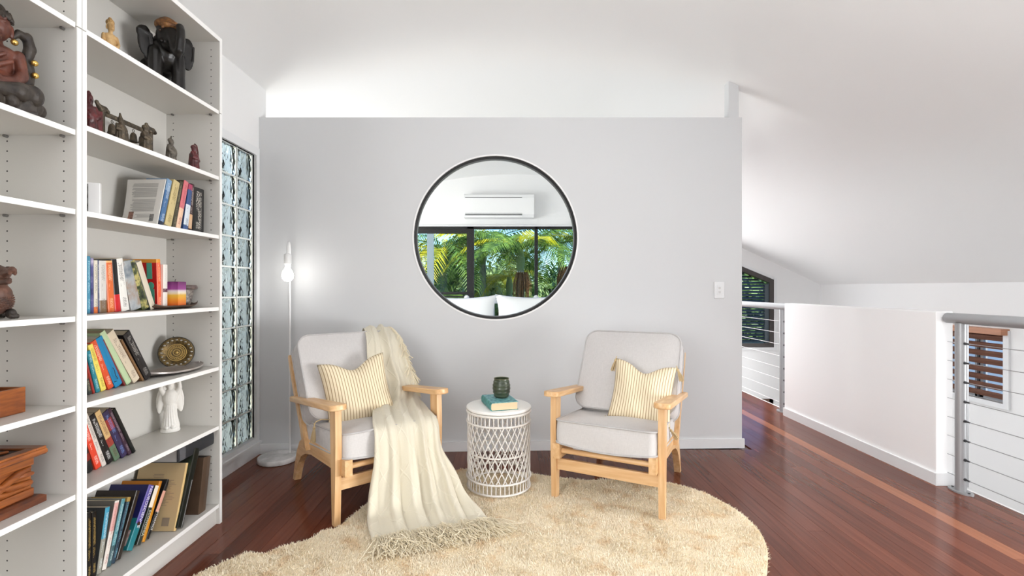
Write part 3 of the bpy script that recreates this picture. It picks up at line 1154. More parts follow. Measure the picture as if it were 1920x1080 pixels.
# shelf F
XF = -1.562
shelf_book('black paperback leaning first on its shelf', 'F', XF, 165.5, 177.5, 138, 790, S(30, 28, 28), bands=[(.2, .32, S(130, 40, 30), 's')])
shelf_book('red-orange paperback with a white motif, leaning', 'F', XF, 180.5, 192.2, 148, 786, S(216, 66, 40), ink=S(250, 220, 210))
shelf_book('white paperback with black spine capitals, leaning', 'F', XF, 192.8, 201.5, 158, 784, S(214, 206, 198), ink=S(40, 36, 36))
shelf_book('black paperback with white spine lettering, leaning on the cream one', 'F', XF, 203, 215.5, 169, 788, S(26, 22, 22), ink=S(220, 220, 220))
shelf_book('cream book with red flowers and a green foot, leaning', 'F', XF, 216.5, 228, 179.5, 781, S(206, 172, 120), bands=[(0, .3, S(94, 116, 92)), (.3, .46, S(150, 60, 50))], ink=S(90, 40, 30), D=.145)
shelf_book('navy and violet paperback with a blue title, leaning', 'F', XF, 229.5, 241.5, 194.5, 782, S(50, 40, 74), bands=[(.62, .85, S(140, 46, 44), 's')], ink=S(120, 150, 210))
shelf_book('slim dark plum paperback leaning beside the navy one', 'F', XF, 242, 249, 203.5, 773, S(56, 34, 50), ink=S(170, 150, 160))
shelf_book('black hardback leaning at the end of the row', 'F', XF, 250, 256.5, 213, 773, S(20, 22, 20), hard=True)

# shelf G
XG = -1.545
shelf_book('black encyclopedia volume with gold print, first on the bottom shelf', 'G', XG, 163.8, 172, 164, 963, S(18, 16, 14), hard=True, ink=S(190, 160, 90), D=.15)
shelf_book('black encyclopedia volume with gold print, second on the bottom shelf', 'G', XG, 172.6, 181, 173.5, 962, S(20, 17, 15), hard=True, ink=S(190, 160, 90), D=.15)
shelf_book('grey textbook with a cyan block on its spine', 'G', XG, 182, 191, 199, 954, S(70, 72, 72), spine=S(150, 148, 136), bands=[(.52, 1, S(60, 150, 180), 's')], ink=S(220, 230, 235), D=.15)
shelf_book('white textbook with red letters at the head of its spine', 'G', XG, 192, 201, 217, 942, S(112, 108, 102), spine=S(222, 214, 206), bands=[(.55, .97, S(216, 170, 164), 's')], ink=S(170, 90, 90), D=.15)
shelf_book('pale teal textbook with white spine lettering', 'G', XG, 201.6, 209.5, 229.5, 938, S(120, 126, 122), spine=S(84, 140, 150), bands=[(0, .3, S(60, 90, 96), 's')], ink=S(210, 230, 232), D=.15)
shelf_book('navy textbook with light blue spine lettering', 'G', XG, 210, 217, 240.5, 935, S(40, 60, 76), bands=[(.93, 1, S(170, 140, 70))], ink=S(120, 180, 200), D=.15)
shelf_book('black album with rounded dark brown edges', 'G', XG, 219, 228.5, 256.5, 924, S(44, 36, 30), hard=True, D=.19, pages=mat('black_pages', (.05, .045, .04), .7))
nb = shelf_book('thick purple and teal neuroscience textbook', 'G', XG, 238, 252, 280.5, 916, S(34, 36, 90), bands=[(.0, .48, S(30, 110, 116), 'c'), (0, .40, S(36, 120, 130), 's')], spine=S(92, 82, 156), D=.19, title=('NEUROSCIENCE', .0225, .66, S(240, 238, 246)), pages=M_PAGES_W)
MB().box(-.062, -.012, -.0011, -.0001, .016, .075).build('library_sticker', mat('white_sticker', (.55, .52, .5), .5, color2=(.3, .1, .08), vscale=50), nb)
MB().lathe([(.008, 0), (.008, .0006), (0, .0007)], 16, M=Matrix.Translation((.0014, .0135, .10)) @ Matrix.Rotation(PI / 2, 4, 'Y')).build('printed_badge', mat('badge_print', S(70, 40, 30), .4), nb)
shelf_book('cream and black economics book with white capitals', 'G', XG, 257, 266, 293, 915, S(40, 48, 40), spine=S(44, 52, 46), bands=[(.62, 1, S(232, 222, 204), 's')], D=.16, title=('ECONOMIA', .019, .36, S(206, 210, 190)))
shelf_book('amber yellow hardback leaning behind the cream and black book', 'G', XG, 267, 273.5, 300, 905, S(196, 132, 30), D=.18, bands=[(.9, 1, S(190, 120, 24))])
shelf_book('black textbook with bold white dynamics lettering', 'G', XG, 274.5, 282, 314.5, 903, S(24, 22, 22), D=.16, bands=[(.44, .80, S(214, 160, 140), 's')], title=('DYNAMICS', .016, .30, S(240, 238, 234)))
# large tan songbook, dark album, brown album, flat binder
tb = shelf_book('large tan book showing its printed back cover', 'G', -1.478, 326.5, 331, 350, 870, S(188, 164, 124), D=.215, spine=S(206, 176, 120), pages=M_PAGES)
pt = MB()
for i in range(22):
    w_ = rt.uniform(.5, .85) if i > 3 else .5
    zt = .235 - i * .0062
    if i == 3: continue
    pt.box(-.115 + rt.uniform(0, .008) - (.03 if i < 3 else 0), -.115 + .105 * w_ - (.03 if i < 3 else 0), -.0012, -.0004, zt, zt + .0020)
pt.box(-.062, -.03, -.0012, -.0004, .02, .055)
tag(pt.build('printed_text', mat('brown_print', (.26, .20, .14), .6), tb), kind='stuff')
ab = shelf_book('large dark green album with a silver edge, leaning', 'G', -1.468, 332.5, 345, 366, 846, S(26, 30, 24), D=.225, art=(14, [S(14, 16, 13), S(30, 38, 28), S(60, 66, 52)]), spine=S(24, 28, 22), pages=M_PAGES)
MB().box(-.003, .0022, .028, .0305, 0, .2).build('silver_edge', mat('silver_edge', (.55, .55, .54), .3, metal=.6), ab)
MB().box(-.055, -.028, -.0012, -.0003, .19, .245).build('price_label', mat('tan_label', S(176, 156, 120), .5, color2=S(70, 60, 46), vscale=120), ab)
Ya, Yb2 = depth_on(358, -1.475), depth_on(393.5, -1.475)
br = make_book('wide brown album box standing against the bookcase side', (-1.475, Ya + .055, .1016), -.17, .262, Yb2 - Ya - .088, .20,
               mat('brown_album', S(84, 66, 52), .4, var=.15, vscale=14), True, mat('black_pages', (.05, .045, .04), .7), 'books on the bottom shelf')
bi = make_book('charcoal binder lying flat on top of the albums', (-1.472, 2.462, .4035), PI / 2, .27, .058, .21,
               book_mat(S(48, 50, 54), [(.8, .95, S(90, 92, 96), 's')], None, .05, .27), True, mat('grey_pages', (.42, .41, .40), .7), 'books on the bottom shelf')

# ------------------------------------------------------------------ carvings and ornaments on the shelves
M_EBONY = mat('polished_ebony', (.011, .0095, .0085), .33, .4, var=.3, vscale=30, bump=.05, bscale=70)
M_DKWOOD = mat('dark_carved_wood', (.060, .048, .038), .5, .35, color2=(.022, .018, .016), vscale=40, bump=.25, bscale=90)
M_REDWOOD = mat('red_brown_carved_wood', (.17, .052, .030), .42, .4, color2=(.06, .022, .017), vscale=22, bump=.12, bscale=60)
M_BONE = mat('pale_carved_boxwood', (.62, .42, .20), .55, .3, color2=(.42, .25, .10), vscale=35, bump=.15, bscale=110)
M_BRONZE = mat('aged_bronze', (.15, .115, .075), .48, .5, metal=.55, color2=(.045, .038, .030), vscale=45, bump=.35, bscale=120)
M_BURG = mat('burgundy_lacquer', (.14, .020, .022), .38, .45, color2=(.03, .012, .012), vscale=38, bump=.15, bscale=90)
M_GOLD = mat('gilded_ball', (.75, .50, .14), .25, .5, metal=.9)
M_GILT = mat('worn_gilding', (.36, .17, .06), .45, .4, metal=.25, color2=(.10, .04, .02), vscale=60, bump=.3, bscale=120)
M_PLASTER = mat('white_plaster', (.78, .76, .72), .6, .3, bump=.12, bscale=70)
M_TERRA = mat('brown_carved_dragon', (.16, .075, .050), .5, .35, color2=(.055, .032, .026), vscale=28, bump=.2, bscale=70)


def loc_on(px, X, z, dz=0.0):
    return (X, depth_on(px, X), z + dz)


SA, SB_, SBL, SD_, SE_, SF_ = 2.076, 1.745, 1.716, 1.090, .790, .493

# small pale seated figure (top shelf, right case): faces +x locally
t = thing('buddha_figurine', 'small pale carved seated figure on the top shelf', 'figurine', loc_on(207, -1.545, SA, .0005), (0, 0, -.5))
fused('body', [
    ('b', (0, 0, .012), (.036, .044, .013)),
    ('c', [(.004, -.04, .024), (.034, -.012, .022), (.012, .022, .026)], [.013, .011, .010]),
    ('c', [(.004, .04, .024), (.036, .010, .024), (.014, -.024, .030)], [.013, .011, .010]),
    ('b', (-.004, 0, .055), (.022, .028, .040)), ('b', (-.003, 0, .085), (.018, .032, .016)),
    ('c', [(-.004, -.030, .086), (.004, -.037, .062), (.026, -.022, .044), (.032, 0, .040)], [.010, .008, .007, .007]),
    ('c', [(-.004, .030, .086), (.004, .037, .062), (.026, .022, .044), (.032, 0, .040)], [.010, .008, .007, .007]),
    ('c', [(0, 0, .095), (.003, 0, .110)], [.010, .010]),
    ('b', (.004, 0, .126), (.018, .0165, .022)), ('b', (.021, 0, .124), (.005, .004, .006)), ('b', (.016, 0, .114), (.006, .006, .005)),
    ('b', (-.002, .0175, .122), (.004, .003, .010)), ('b', (-.002, -.0175, .122), (.004, .003, .010)),
    ('b', (-.002, 0, .140), (.019, .0175, .013)), ('b', (-.003, 0, .152), (.009, .009, .008)),
], M_BONE, t, voxel=.0018, smooth_it=1, M=Matrix.Diagonal((.80, .70, 1, 1)))
fused('hair', [('b', (-.003, 0, .1425), (.0205, .019, .0135)), ('b', (-.003, 0, .1545), (.0095, .0095, .0085))], mat('ochre_hair', (.40, .24, .09), .6, bump=.5, bscale=200), t, voxel=.0025, M=Matrix.Diagonal((.80, .74, 1, 1)))

# ebony elephant, facing the room and the camera
t = thing('elephant_carving', 'large black elephant carving with a gilded headdress', 'carving', loc_on(309, -1.575, SA, .0005), (0, 0, -.74))
fused('body', [
    ('b', (-.045, 0, .170), (.105, .066, .085)), ('b', (.015, 0, .190), (.055, .062, .080)),
    ('c', [(.034, -.043, .170), (.038, -.044, .08), (.038, -.044, .012)], [.031, .027, .029]),
    ('c', [(.034, .043, .170), (.038, .044, .08), (.038, .044, .012)], [.031, .027, .029]),
    ('c', [(-.100, -.042, .150), (-.102, -.042, .06), (-.102, -.042, .010)], [.033, .028, .029]),
    ('c', [(-.100, .042, .150), (-.102, .042, .06), (-.102, .042, .010)], [.033, .028, .029]),
    ('b', (.066, 0, .238), (.046, .050, .056)), ('b', (.060, .022, .276), (.030, .025, .026)), ('b', (.060, -.022, .276), (.030, .025, .026)),
    ('b', (.082, 0, .205), (.034, .036, .036)),
    ('c', [(.095, .004, .248), (.118, .008, .205), (.128, .012, .165), (.140, .016, .150), (.152, .020, .160), (.156, .024, .205), (.146, .026, .250), (.136, .026, .268)], [.028, .025, .022, .020, .019, .0185, .018, .017]),
    ('c', [(.092, -.034, .205), (.122, -.040, .190)], [.010, .006]), ('c', [(.092, .036, .205), (.118, .044, .190)], [.010, .006]),
    ('c', [(-.150, 0, .20), (-.162, 0, .14), (-.160, .004, .09)], [.010, .007, .006]),
], M_EBONY, t, voxel=.004, smooth_it=1)
for s in (-1, 1):
    e = fused('ear', [('b', (0, 0, 0), (.009, .030, .066)), ('b', (0, .008, -.040), (.008, .022, .040)), ('b', (0, -.006, .034), (.009, .028, .030)), ('c', [(.004, -.024, .045), (.006, .024, .03), (.005, .026, -.03), (.003, .012, -.074)], [.006, .006, .006, .004])], M_EBONY, t, voxel=.0035, smooth_it=1)
    e.location = (.030, s * .080, .208)
    e.rotation_euler = (s * -.06, .04, s * -.04)
    e.scale = (1, .98, 1.02)
fused('headdress', [('b', (.060, 0, .288), (.050, .054, .030)), ('b', (.090, 0, .278), (.030, .038, .018)), ('b', (.048, 0, .310), (.034, .038, .020)), ('l', [(.018, -.02), (.013, .0), (.021, .012), (.016, .015), (0, .016)], (.042, 0, .318))] +
      [('b', (.098, .010 * k, .272 - .003 * abs(k)), (.006, .006, .008)) for k in (-3, -1.5, 0, 1.5, 3)], M_GILT, t, voxel=.003, smooth_it=1)
for s in (-1, 1):
    MB().ball((.098, s * .041, .246), (.005, .005, .005), 10, 8).build('eye', mat('dark_brown_eye', (.05, .025, .015), .2), t, smooth=True)


def robe_figure(name, label, cat, loc, rz, h, m, extra=(), hat=0, belly=1.0, group=None, vox=.0021):
    t = thing(name, label, cat, loc, (0, 0, rz), group)
    k = h / .13
    pr = [
        ('l', [(.034, 0), (.036, .006), (.033, .010), (.032, .03), (.029, .06), (.026, .085), (.014, .098), (0, .1)], (0, 0, 0)),
        ('b', (.008, 0, .055), (.028 * belly, .027 * belly, .034)),
        ('c', [(0, .026, .088), (.010, .034, .066), (.028, .016, .054)], [.010, .010, .008]),
        ('c', [(0, -.026, .088), (.010, -.034, .066), (.028, -.014, .060)], [.010, .010, .008]),
        ('b', (.003, 0, .112), (.0165, .0155, .0195)), ('b', (.019, 0, .110), (.004, .0035, .005)), ('b', (.012, 0, .101), (.007, .007, .006)),
        ('b', (-.002, 0, .121), (.017, .017, .012)),
    ]
    for i in range(7):
        a = -1.4 + i * .47
        pr.append(('c', [(.026 * math.cos(a), .026 * math.sin(a), .075), (.033 * math.cos(a), .033 * math.sin(a), .012)], [.003, .0042]))
    if hat:
        pr.append(('c', [(0, 0, .126), (-.004, 0, .126 + hat)], [.012, .006]))
    pr += list(extra)
    sc = lambda p: Matrix.Diagonal((k, k, k, 1))
    o = fused('body', pr, m, t, voxel=vox, smooth_it=1, M=Matrix.Diagonal((k * .74, k * .72, k, 1)))
    return t


t = robe_figure('robed_figurine', 'burgundy robed figurine half hidden by the bookcase side', 'figurine', loc_on(166, -1.535, SB_, .0005), -.3, .150, M_BURG,
                [('x', (-.012, .012, .030, .052, .018, .085)), ('b', (0, 0, .128), (.010, .010, .014))])
t = robe_figure('bearded_figurine', 'bronze pointed-hat figurine in front of the hanging bells', 'figurine', loc_on(226, -1.492, SB_, .0005), -.2, .098, M_BRONZE, [('b', (.014, 0, .088), (.010, .012, .020)), ('x', (-.038, .038, -.038, .038, 0, .006))], hat=.022)
t = robe_figure('monk_figurine', 'bronze bald monk figurine before the right end of the bell rack', 'figurine', loc_on(272, -1.492, SB_, .0005), .3, .110, M_BRONZE, [('c', [(.016, -.02, .07), (.024, 0, .078), (.016, .02, .07)], [.008, .008, .008])])
t = robe_figure('standing_monk_figurine', 'small grey-brown figurine with a round belly and a topknot', 'figurine', loc_on(320, -1.515, SB_, .0005), .1, .112, mat('grey_bronze', (.17, .15, .12), .55, .4, metal=.35, color2=(.07, .06, .05), vscale=50, bump=.3, bscale=130), [('c', [(-.004, .004, .13), (0, .008, .142)], [.006, .005])], belly=1.18)
t = robe_figure('fisherman_figurine', 'dark burgundy figurine holding a tall curved branch overhead', 'figurine', loc_on(363, -1.502, SB_, .0005), .2, .122, M_BURG,
                [('c', [(.02, .030, .01), (.014, .040, .06), (.010, .044, .105), (.006, .038, .135), (.0, .020, .142), (0, .006, .132)], [.006, .0055, .005, .0045, .004, .0035]),
                 ('c', [(.01, .028, .085), (.012, .042, .075)], [.007, .006]), ('x', (-.030, .036, -.036, .048, 0, .008))])

# rack of four hanging bells
ry0, ry1 = depth_on(191, -1.565), depth_on(282, -1.565)
rl = ry1 - ry0
t = thing('bell_rack', 'bronze rack with four small bells hanging from its beam', 'ornament', (-1.565, ry0, SB_ + .0005))
for yy in (0, rl):
    c = fused('column', [('l', [(.019, 0), (.019, .006), (.014, .010), (.011, .020), (.0095, .07), (.010, .116), (.014, .120), (0, .122)], (0, yy, 0))], M_BRONZE, t, voxel=.0022, smooth_it=1)
    fused('finial', [('c', [(0, yy - .026, .148), (0, yy - .012, .136), (0, yy + .012, .134), (0, yy + .026, .128)], [.006, .010, .012, .009]), ('b', (0, yy, .126), (.012, .014, .010)), ('b', (0, yy - .024, .151), (.007, .007, .006))], M_BRONZE, c, voxel=.0022, smooth_it=1)
MB().box(-.003, .003, .0, rl, .112, .126, bev=.001).tube([(0, 0, .110), (0, rl, .110)], .003, 8).build('beam', M_BRONZE, t)
bell_prof = [(.0, .047), (.006, .046), (.011, .040), (.014, .030), (.0155, .012), (.0185, .003), (.019, 0), (.017, -.001), (.0135, .012), (.010, .036), (0, .040)]
for i, (f_, sc_) in enumerate(((.19, .92), (.42, 1.12), (.62, .86), (.80, .70))):
    b = MB().lathe([(r_ * sc_, z_ * sc_) for r_, z_ in bell_prof], 22, (0, rl * f_, .098 - .056 * sc_)).build('bell', M_BRONZE, t, smooth=True)
    MB().tube([(0, rl * f_ + .005 * math.cos(a), .099 - .008 * sc_ + .006 + .006 * math.sin(a)) for a in [2 * PI * q / 14 for q in range(14)]], .0012, 6, closed=True).build('hanging_ring', M_BRONZE, b)

# ---- shelf D: square layered candle, lidded pot, leaf tray
M_CANDLE = bpy.data.materials.new('layered_wax')
M_CANDLE.use_nodes = True
n, l = M_CANDLE.node_tree.nodes, M_CANDLE.node_tree.links
tc, sp, rp = n.new('ShaderNodeTexCoord'), n.new('ShaderNodeSeparateXYZ'), n.new('ShaderNodeValToRGB')
dv = n.new('ShaderNodeMath'); dv.operation = 'DIVIDE'; dv.inputs[1].default_value = .115
l.new(tc.outputs['Object'], sp.inputs[0]); l.new(sp.outputs[2], dv.inputs[0]); l.new(dv.outputs[0], rp.inputs[0])
l.new(rp.outputs[0], P(M_CANDLE).inputs['Base Color'])
P(M_CANDLE).inputs['Roughness'].default_value = .4
P(M_CANDLE).inputs['Subsurface Weight'].default_value = .1
el = rp.color_ramp.elements
el[0].position, el[0].color = .05, (*srgb(216, 92, 30), 1)
el[1].position, el[1].color = 1.0, (*srgb(104, 36, 96), 1)
for p_, c_ in ((.26, (226, 140, 36)), (.46, (222, 176, 60)), (.56, (226, 214, 190)), (.64, (216, 200, 206)), (.70, (150, 66, 140))):
    e = el.new(p_); e.color = (*srgb(*c_), 1)
tray_z = SD_ + .0005
t = thing('leaf_tray', 'thin brown leaf-shaped tray with an upturned tip under the candle', 'tray', (-1.545, 2.265, tray_z))
rows, N1, N2 = [], 24, 8
for side in (0, 1):
    rr = []
    for i in range(N1 + 1):
        u = i / N1
        w = .060 * math.sin(PI * min(1, .06 + .90 * u)) ** .7 + .004
        zc = .004 + .018 * max(0, (u - .72) / .28) ** 2 + .010 * max(0, (.15 - u) / .15) ** 2
        rr.append([Vector((w * (2 * j / N2 - 1), -.145 + .30 * u, zc + .012 * abs(2 * j / N2 - 1) ** 3 + (0 if side else -.0035))) for j in range(N2 + 1)])
    rows.append(rr)
tm = MB().grid(rows[0]).grid(rows[1])
nn = (N1 + 1) * (N2 + 1)
bd = [j for j in range(N2 + 1)] + [i * (N2 + 1) + N2 for i in range(1, N1 + 1)] + [N1 * (N2 + 1) + j for j in range(N2 - 1, -1, -1)] + [i * (N2 + 1) for i in range(N1 - 1, 0, -1)]
for a_, b_ in zip(bd, bd[1:] + bd[:1]):
    tm.f.append((a_, b_, b_ + nn, a_ + nn))
tm.build('dish', mat('brown_leaf_tray', (.10, .058, .036), .4, .4, var=.35, vscale=30, stretch=(3, 1, 1)), t, smooth=True)
MB().tube([(0, -.14 + .02 * i, .0055 + .016 * max(0, (i / 15 - .72) / .28) ** 2) for i in range(15)], .0014, 6).build('leaf_vein', M_BURG, t)
cl = thing('candle', 'square block candle shading from orange through white to purple', 'candle', (-1.535, depth_on(328, -1.535), tray_z + .0085), (0, 0, .12))
cb = MB().box(-.033, .033, -.033, .033, 0, .115, bev=.003)
cb.build('wax', M_CANDLE, cl)
MB().lathe([(.020, .1152), (.012, .1156), (0, .1157)], 20).tube([(0, 0, .115), (.001, 0, .122), (.003, .001, .128)], .0012, 6).build('wick', M_HOLE, cl)
pt_ = thing('patterned_pot', 'dark patterned pot with a wide rim behind the candle', 'pot', (-1.580, 2.398, SD_ + .0005))
M_POT = mat('dark_patterned_glaze', (.06, .045, .045), .35, .5, color2=(.34, .30, .26), vscale=70, detail=1)
MB().lathe([(.026, 0), (.030, .004), (.031, .020), (.038, .060), (.041, .086), (.043, .092), (.038, .094), (.034, .080), (.026, .03), (0, .02)], 28).build('body', M_POT, pt_, smooth=True)
MB().tube([(.046 * math.cos(a), .046 * math.sin(a), .098) for a in [2 * PI * q / 30 for q in range(30)]], .012, 10, closed=True).build('rim', mat('taupe_patterned_rim', (.20, .15, .13), .4, color2=(.07, .05, .05), vscale=60), pt_, smooth=True)

# ---- shelf E: brass plate leaning, pale platter
pl = thing('brass_plate', 'round embossed brass plate leaning upright in the corner of its shelf', 'plate', (-1.618, 2.402, SE_ + .079), (0, 0, 0))
Rm = (Matrix.Rotation(.52, 4, 'Z') @ Matrix.Rotation(PI / 2 - .20, 4, 'X'))
pl.rotation_euler = Rm.to_euler()
M_BRASS = mat('dark_brass', (.20, .13, .045), .38, .5, metal=.7, color2=(.06, .045, .025), vscale=80, bump=.3, bscale=160)
MB().lathe([(0, .004), (.040, .004), (.046, .006), (.050, .010), (.072, .013), (.075, .012), (.075, .009), (.050, .006), (.04, 0), (0, 0)], 48).build('dish', M_BRASS, pl, smooth=True)
em = MB()
for r_, w_ in ((.014, .0014), (.024, .0016), (.033, .0014), (.040, .0016)):
    em.tube([(r_ * math.cos(a), r_ * math.sin(a), .0045) for a in [2 * PI * q / 40 for q in range(40)]], w_, 6, closed=True)
for q in range(24):
    a = 2 * PI * q / 24
    em.ball((.0285 * math.cos(a), .0285 * math.sin(a), .0045), (.0024, .0024, .0016), 6, 4)
em.ball((0, 0, .005), (.008, .008, .003), 12, 6)
tag(em.build('embossing', mat('bright_brass', (.46, .31, .10), .3, .5, metal=.85), pl, smooth=True), kind='stuff')
rm_ = MB()
for q in range(20):
    a = 2 * PI * q / 20
    rm_.ball((.061 * math.cos(a), .061 * math.sin(a), .0125), (.0055, .0035, .002), 8, 5, M=None)
tag(rm_.build('rim_pattern', mat('silver_inlay', (.42, .40, .36), .35, metal=.6), pl, smooth=True), kind='stuff')
MB().tube([(.0745 * math.cos(a), .0745 * math.sin(a), .0115) for a in [2 * PI * q / 48 for q in range(48)]], .0022, 6, closed=True).build('rim', mat('black_rim', (.02, .018, .015), .3), pl, smooth=True)
sp_ = thing('platter', 'long pale grey oval platter in front of the brass plate', 'plate', (-1.555, 2.285, SE_ + .0006), (0, 0, -.12))
rows = []
N1, N2 = 30, 10
for side in (0, 1):
    rr = []
    for i in range(N1 + 1):
        u = 2 * i / N1 - 1
        w = .072 * max(0, 1 - abs(u) ** 2.3) ** .55 + .003
        zc = .006 + .012 * abs(u) ** 3
        rr.append([Vector((w * (2 * j / N2 - 1), .165 * u, zc + .008 * abs(2 * j / N2 - 1) ** 2 + (.004 if side else -.001 - .004 * (1 - abs(u))))) for j in range(N2 + 1)])
    rows.append(rr)
pm = MB().grid(rows[0]).grid(rows[1])
nn = (N1 + 1) * (N2 + 1)
bd = [j for j in range(N2 + 1)] + [i * (N2 + 1) + N2 for i in range(1, N1 + 1)] + [N1 * (N2 + 1) + j for j in range(N2 - 1, -1, -1)] + [i * (N2 + 1) for i in range(N1 - 1, 0, -1)]
for a_, b_ in zip(bd, bd[1:] + bd[:1]):
    pm.f.append((a_, b_, b_ + nn, a_ + nn))
pm.build('dish', mat('pale_pewter_platter', (.42, .385, .36), .28, .5, metal=.25, color2=(.32, .28, .26), vscale=12), sp_, smooth=True)
MB().lathe([(.03, 0), (.034, .001), (.03, .004), (0, .004)], 24).build('foot', mat('pewter_foot', (.3, .28, .27), .35, metal=.4), sp_)

# ---- shelf F: white angel with raised arms
an = thing('angel_statue', 'white plaster angel with raised arms, head hidden under the shelf above', 'statue', (-1.628, 2.372, SF_ + .0006), (0, 0, -.95))
pr = [('l', [(.052, 0), (.054, .005), (.052, .014), (.044, .020), (0, .022)], (0, 0, 0)),
      ('l', [(.046, .016), (.042, .030), (.034, .060), (.029, .100), (.030, .130), (.034, .150), (.036, .170), (.032, .190), (.016, .205), (0, .208)], (0, 0, 0)),
      ('b', (.006, 0, .165), (.034, .040, .040)),
      ('b', (-.010, .040, .160), (.014, .024, .075), (.25, 0, 0)), ('b', (-.010, -.040, .160), (.014, .024, .075), (-.25, 0, 0)),
      ('c', [(.004, .034, .185), (.014, .050, .210), (.016, .046, .245)], [.014, .012, .009]),
      ('c', [(.004, -.034, .185), (.014, -.050, .210), (.016, -.046, .245)], [.014, .012, .009]),
      ('b', (.006, 0, .226), (.019, .018, .023)), ('b', (.024, 0, .224), (.004, .004, .005)), ('b', (0, 0, .234), (.021, .021, .018)),
      ('b', (.040, .010, .026), (.020, .014, .008)), ('b', (.038, -.022, .026), (.020, .013, .008))]
for i in range(11):
    a = -1.7 + i * .34
    pr.append(('c', [(.029 * math.cos(a), .029 * math.sin(a), .125), (.034 * math.cos(a + .1), .034 * math.sin(a + .1), .07), (.045 * math.cos(a + .2), .045 * math.sin(a + .2), .024)], [.004, .005, .007]))
fused('body', pr, M_PLASTER, an, voxel=.0025, smooth_it=1, M=Matrix.Diagonal((.80, .76, 1, 1)))
for s in (-1, 1):
    wing = fused('wing', [('b', (-.022, s * .045, .175), (.009, .026, .062), (s * .35, 0, 0)), ('b', (-.024, s * .056, .150), (.008, .018, .05), (s * .2, 0, 0)), ('b', (-.022, s * .035, .21), (.010, .020, .030))], M_PLASTER, an, voxel=.003, smooth_it=1, M=Matrix.Diagonal((.80, .74, 1, 1)))

# ---- left case: large seated carving
t = thing('seated_carving', 'large seated wooden deity carving with a dark swirling halo and gold balls', 'carving', (-1.545, depth_on(-8, -1.545), SBL + .0006), (0, 0, -.78))
fused('body', [
    ('b', (0, 0, .075), (.070, .085, .055)), ('b', (-.006, 0, .140), (.050, .060, .070)), ('b', (-.006, 0, .178), (.044, .074, .030)),
    ('c', [(-.004, .072, .176), (.008, .084, .125), (.050, .058, .085), (.070, .012, .078)], [.026, .023, .020, .016]),
    ('c', [(-.004, -.072, .176), (.008, -.084, .125), (.050, -.058, .088), (.070, -.012, .090)], [.026, .023, .020, .016]),
    ('b', (.074, 0, .086), (.020, .024, .016)),
    ('c', [(.0, 0, .195), (.006, 0, .225)], [.024, .023]),
    ('c', [(.045, .05, .150), (.055, .01, .130), (.045, -.04, .150)], [.008, .009, .008]), ('c', [(.046, .03, .17), (.052, -.01, .150)], [.007, .007]),
], M_REDWOOD, t, voxel=.0038, smooth_it=1, M=Matrix.Diagonal((.92, .68, 1, 1)))
hd = fused('head', [('b', (.012, 0, .258), (.042, .039, .048)), ('c', [(.050, 0, .268), (.057, 0, .250)], [.006, .009]), ('b', (.046, 0, .232), (.010, .015, .005)), ('b', (.043, 0, .224), (.012, .016, .006)),
                    ('b', (.036, 0, .214), (.015, .016, .010)), ('b', (.046, .017, .266), (.007, .012, .004)), ('b', (.046, -.017, .266), (.007, .012, .004)),
                    ('c', [(.044, .006, .278), (.044, .028, .278)], [.004, .003]), ('c', [(.044, -.006, .278), (.044, -.028, .278)], [.004, .003]),
                    ('b', (.004, .040, .250), (.008, .006, .022)), ('b', (.004, -.040, .250), (.008, .006, .022))], M_REDWOOD, t, voxel=.0028, smooth_it=1, M=Matrix.Diagonal((.88, .86, 1, 1)))
crown_ = [('b', (.006, 0, .288), (.043, .042, .022)), ('b', (.0, 0, .308), (.026, .026, .024))]
for q in range(14):
    a = 2 * PI * q / 14
    crown_.append(('c', [(.006 + .043 * math.cos(a), .042 * math.sin(a), .280), (.004 + .036 * math.cos(a), .035 * math.sin(a), .304)], [.0055, .004]))
fused('hair', crown_, M_DKWOOD, t, voxel=.003, smooth_it=1, M=Matrix.Diagonal((.88, .88, 1, 1)))
for s in (-1, 1):
    fused('halo_scroll', [
        ('c', [(-.030, s * .062, .075), (-.040, s * .085, .110), (-.040, s * .092, .150), (-.036, s * .086, .190), (-.034, s * .096, .225), (-.030, s * .088, .255), (-.022, s * .062, .262), (-.018, s * .048, .246)], [.022, .024, .022, .019, .021, .019, .013, .009]),
        ('b', (-.034, s * .082, .125), (.018, .026, .034)), ('b', (-.034, s * .080, .170), (.016, .024, .026)),
    ], M_DKWOOD, t, voxel=.0035, smooth_it=1, M=Matrix.Diagonal((.9, .78, 1, 1)))
    for p_ in ((.008, s * .050, .222), (-.014, s * .108, .140), (-.010, s * .106, .092), (-.012, s * .106, .178)):
        MB().ball((p_[0] * .9, p_[1] * .80, p_[2]), .0095, 14, 10).build('gold_ball', M_GOLD, t, smooth=True)
fused('lotus_base', [('b', (0, 0, .020), (.100, .115, .026)), ('x', (-.07, .09, -.11, .11, 0, .02))] +
      [('b', (.098 * math.cos(a), .118 * math.sin(a), .024), (.020, .020, .022)) for a in [-1.9 + q * .38 for q in range(11)]], M_DKWOOD, t, voxel=.004, smooth_it=1, M=Matrix.Diagonal((.86, .82, 1, 1)))
for s in (-1, 1):
    fused('knee', [('c', [(.010, s * .06, .062), (.052, s * .094, .056), (.088, s * .060, .054), (.092, s * .0, .052)], [.032, .034, .028, .018]), ('c', [(.03, s * .11, .06), (.07, s * .105, .07)], [.014, .010])], M_DKWOOD, t, voxel=.0035, smooth_it=1, M=Matrix.Diagonal((.88, .84, 1, 1)))

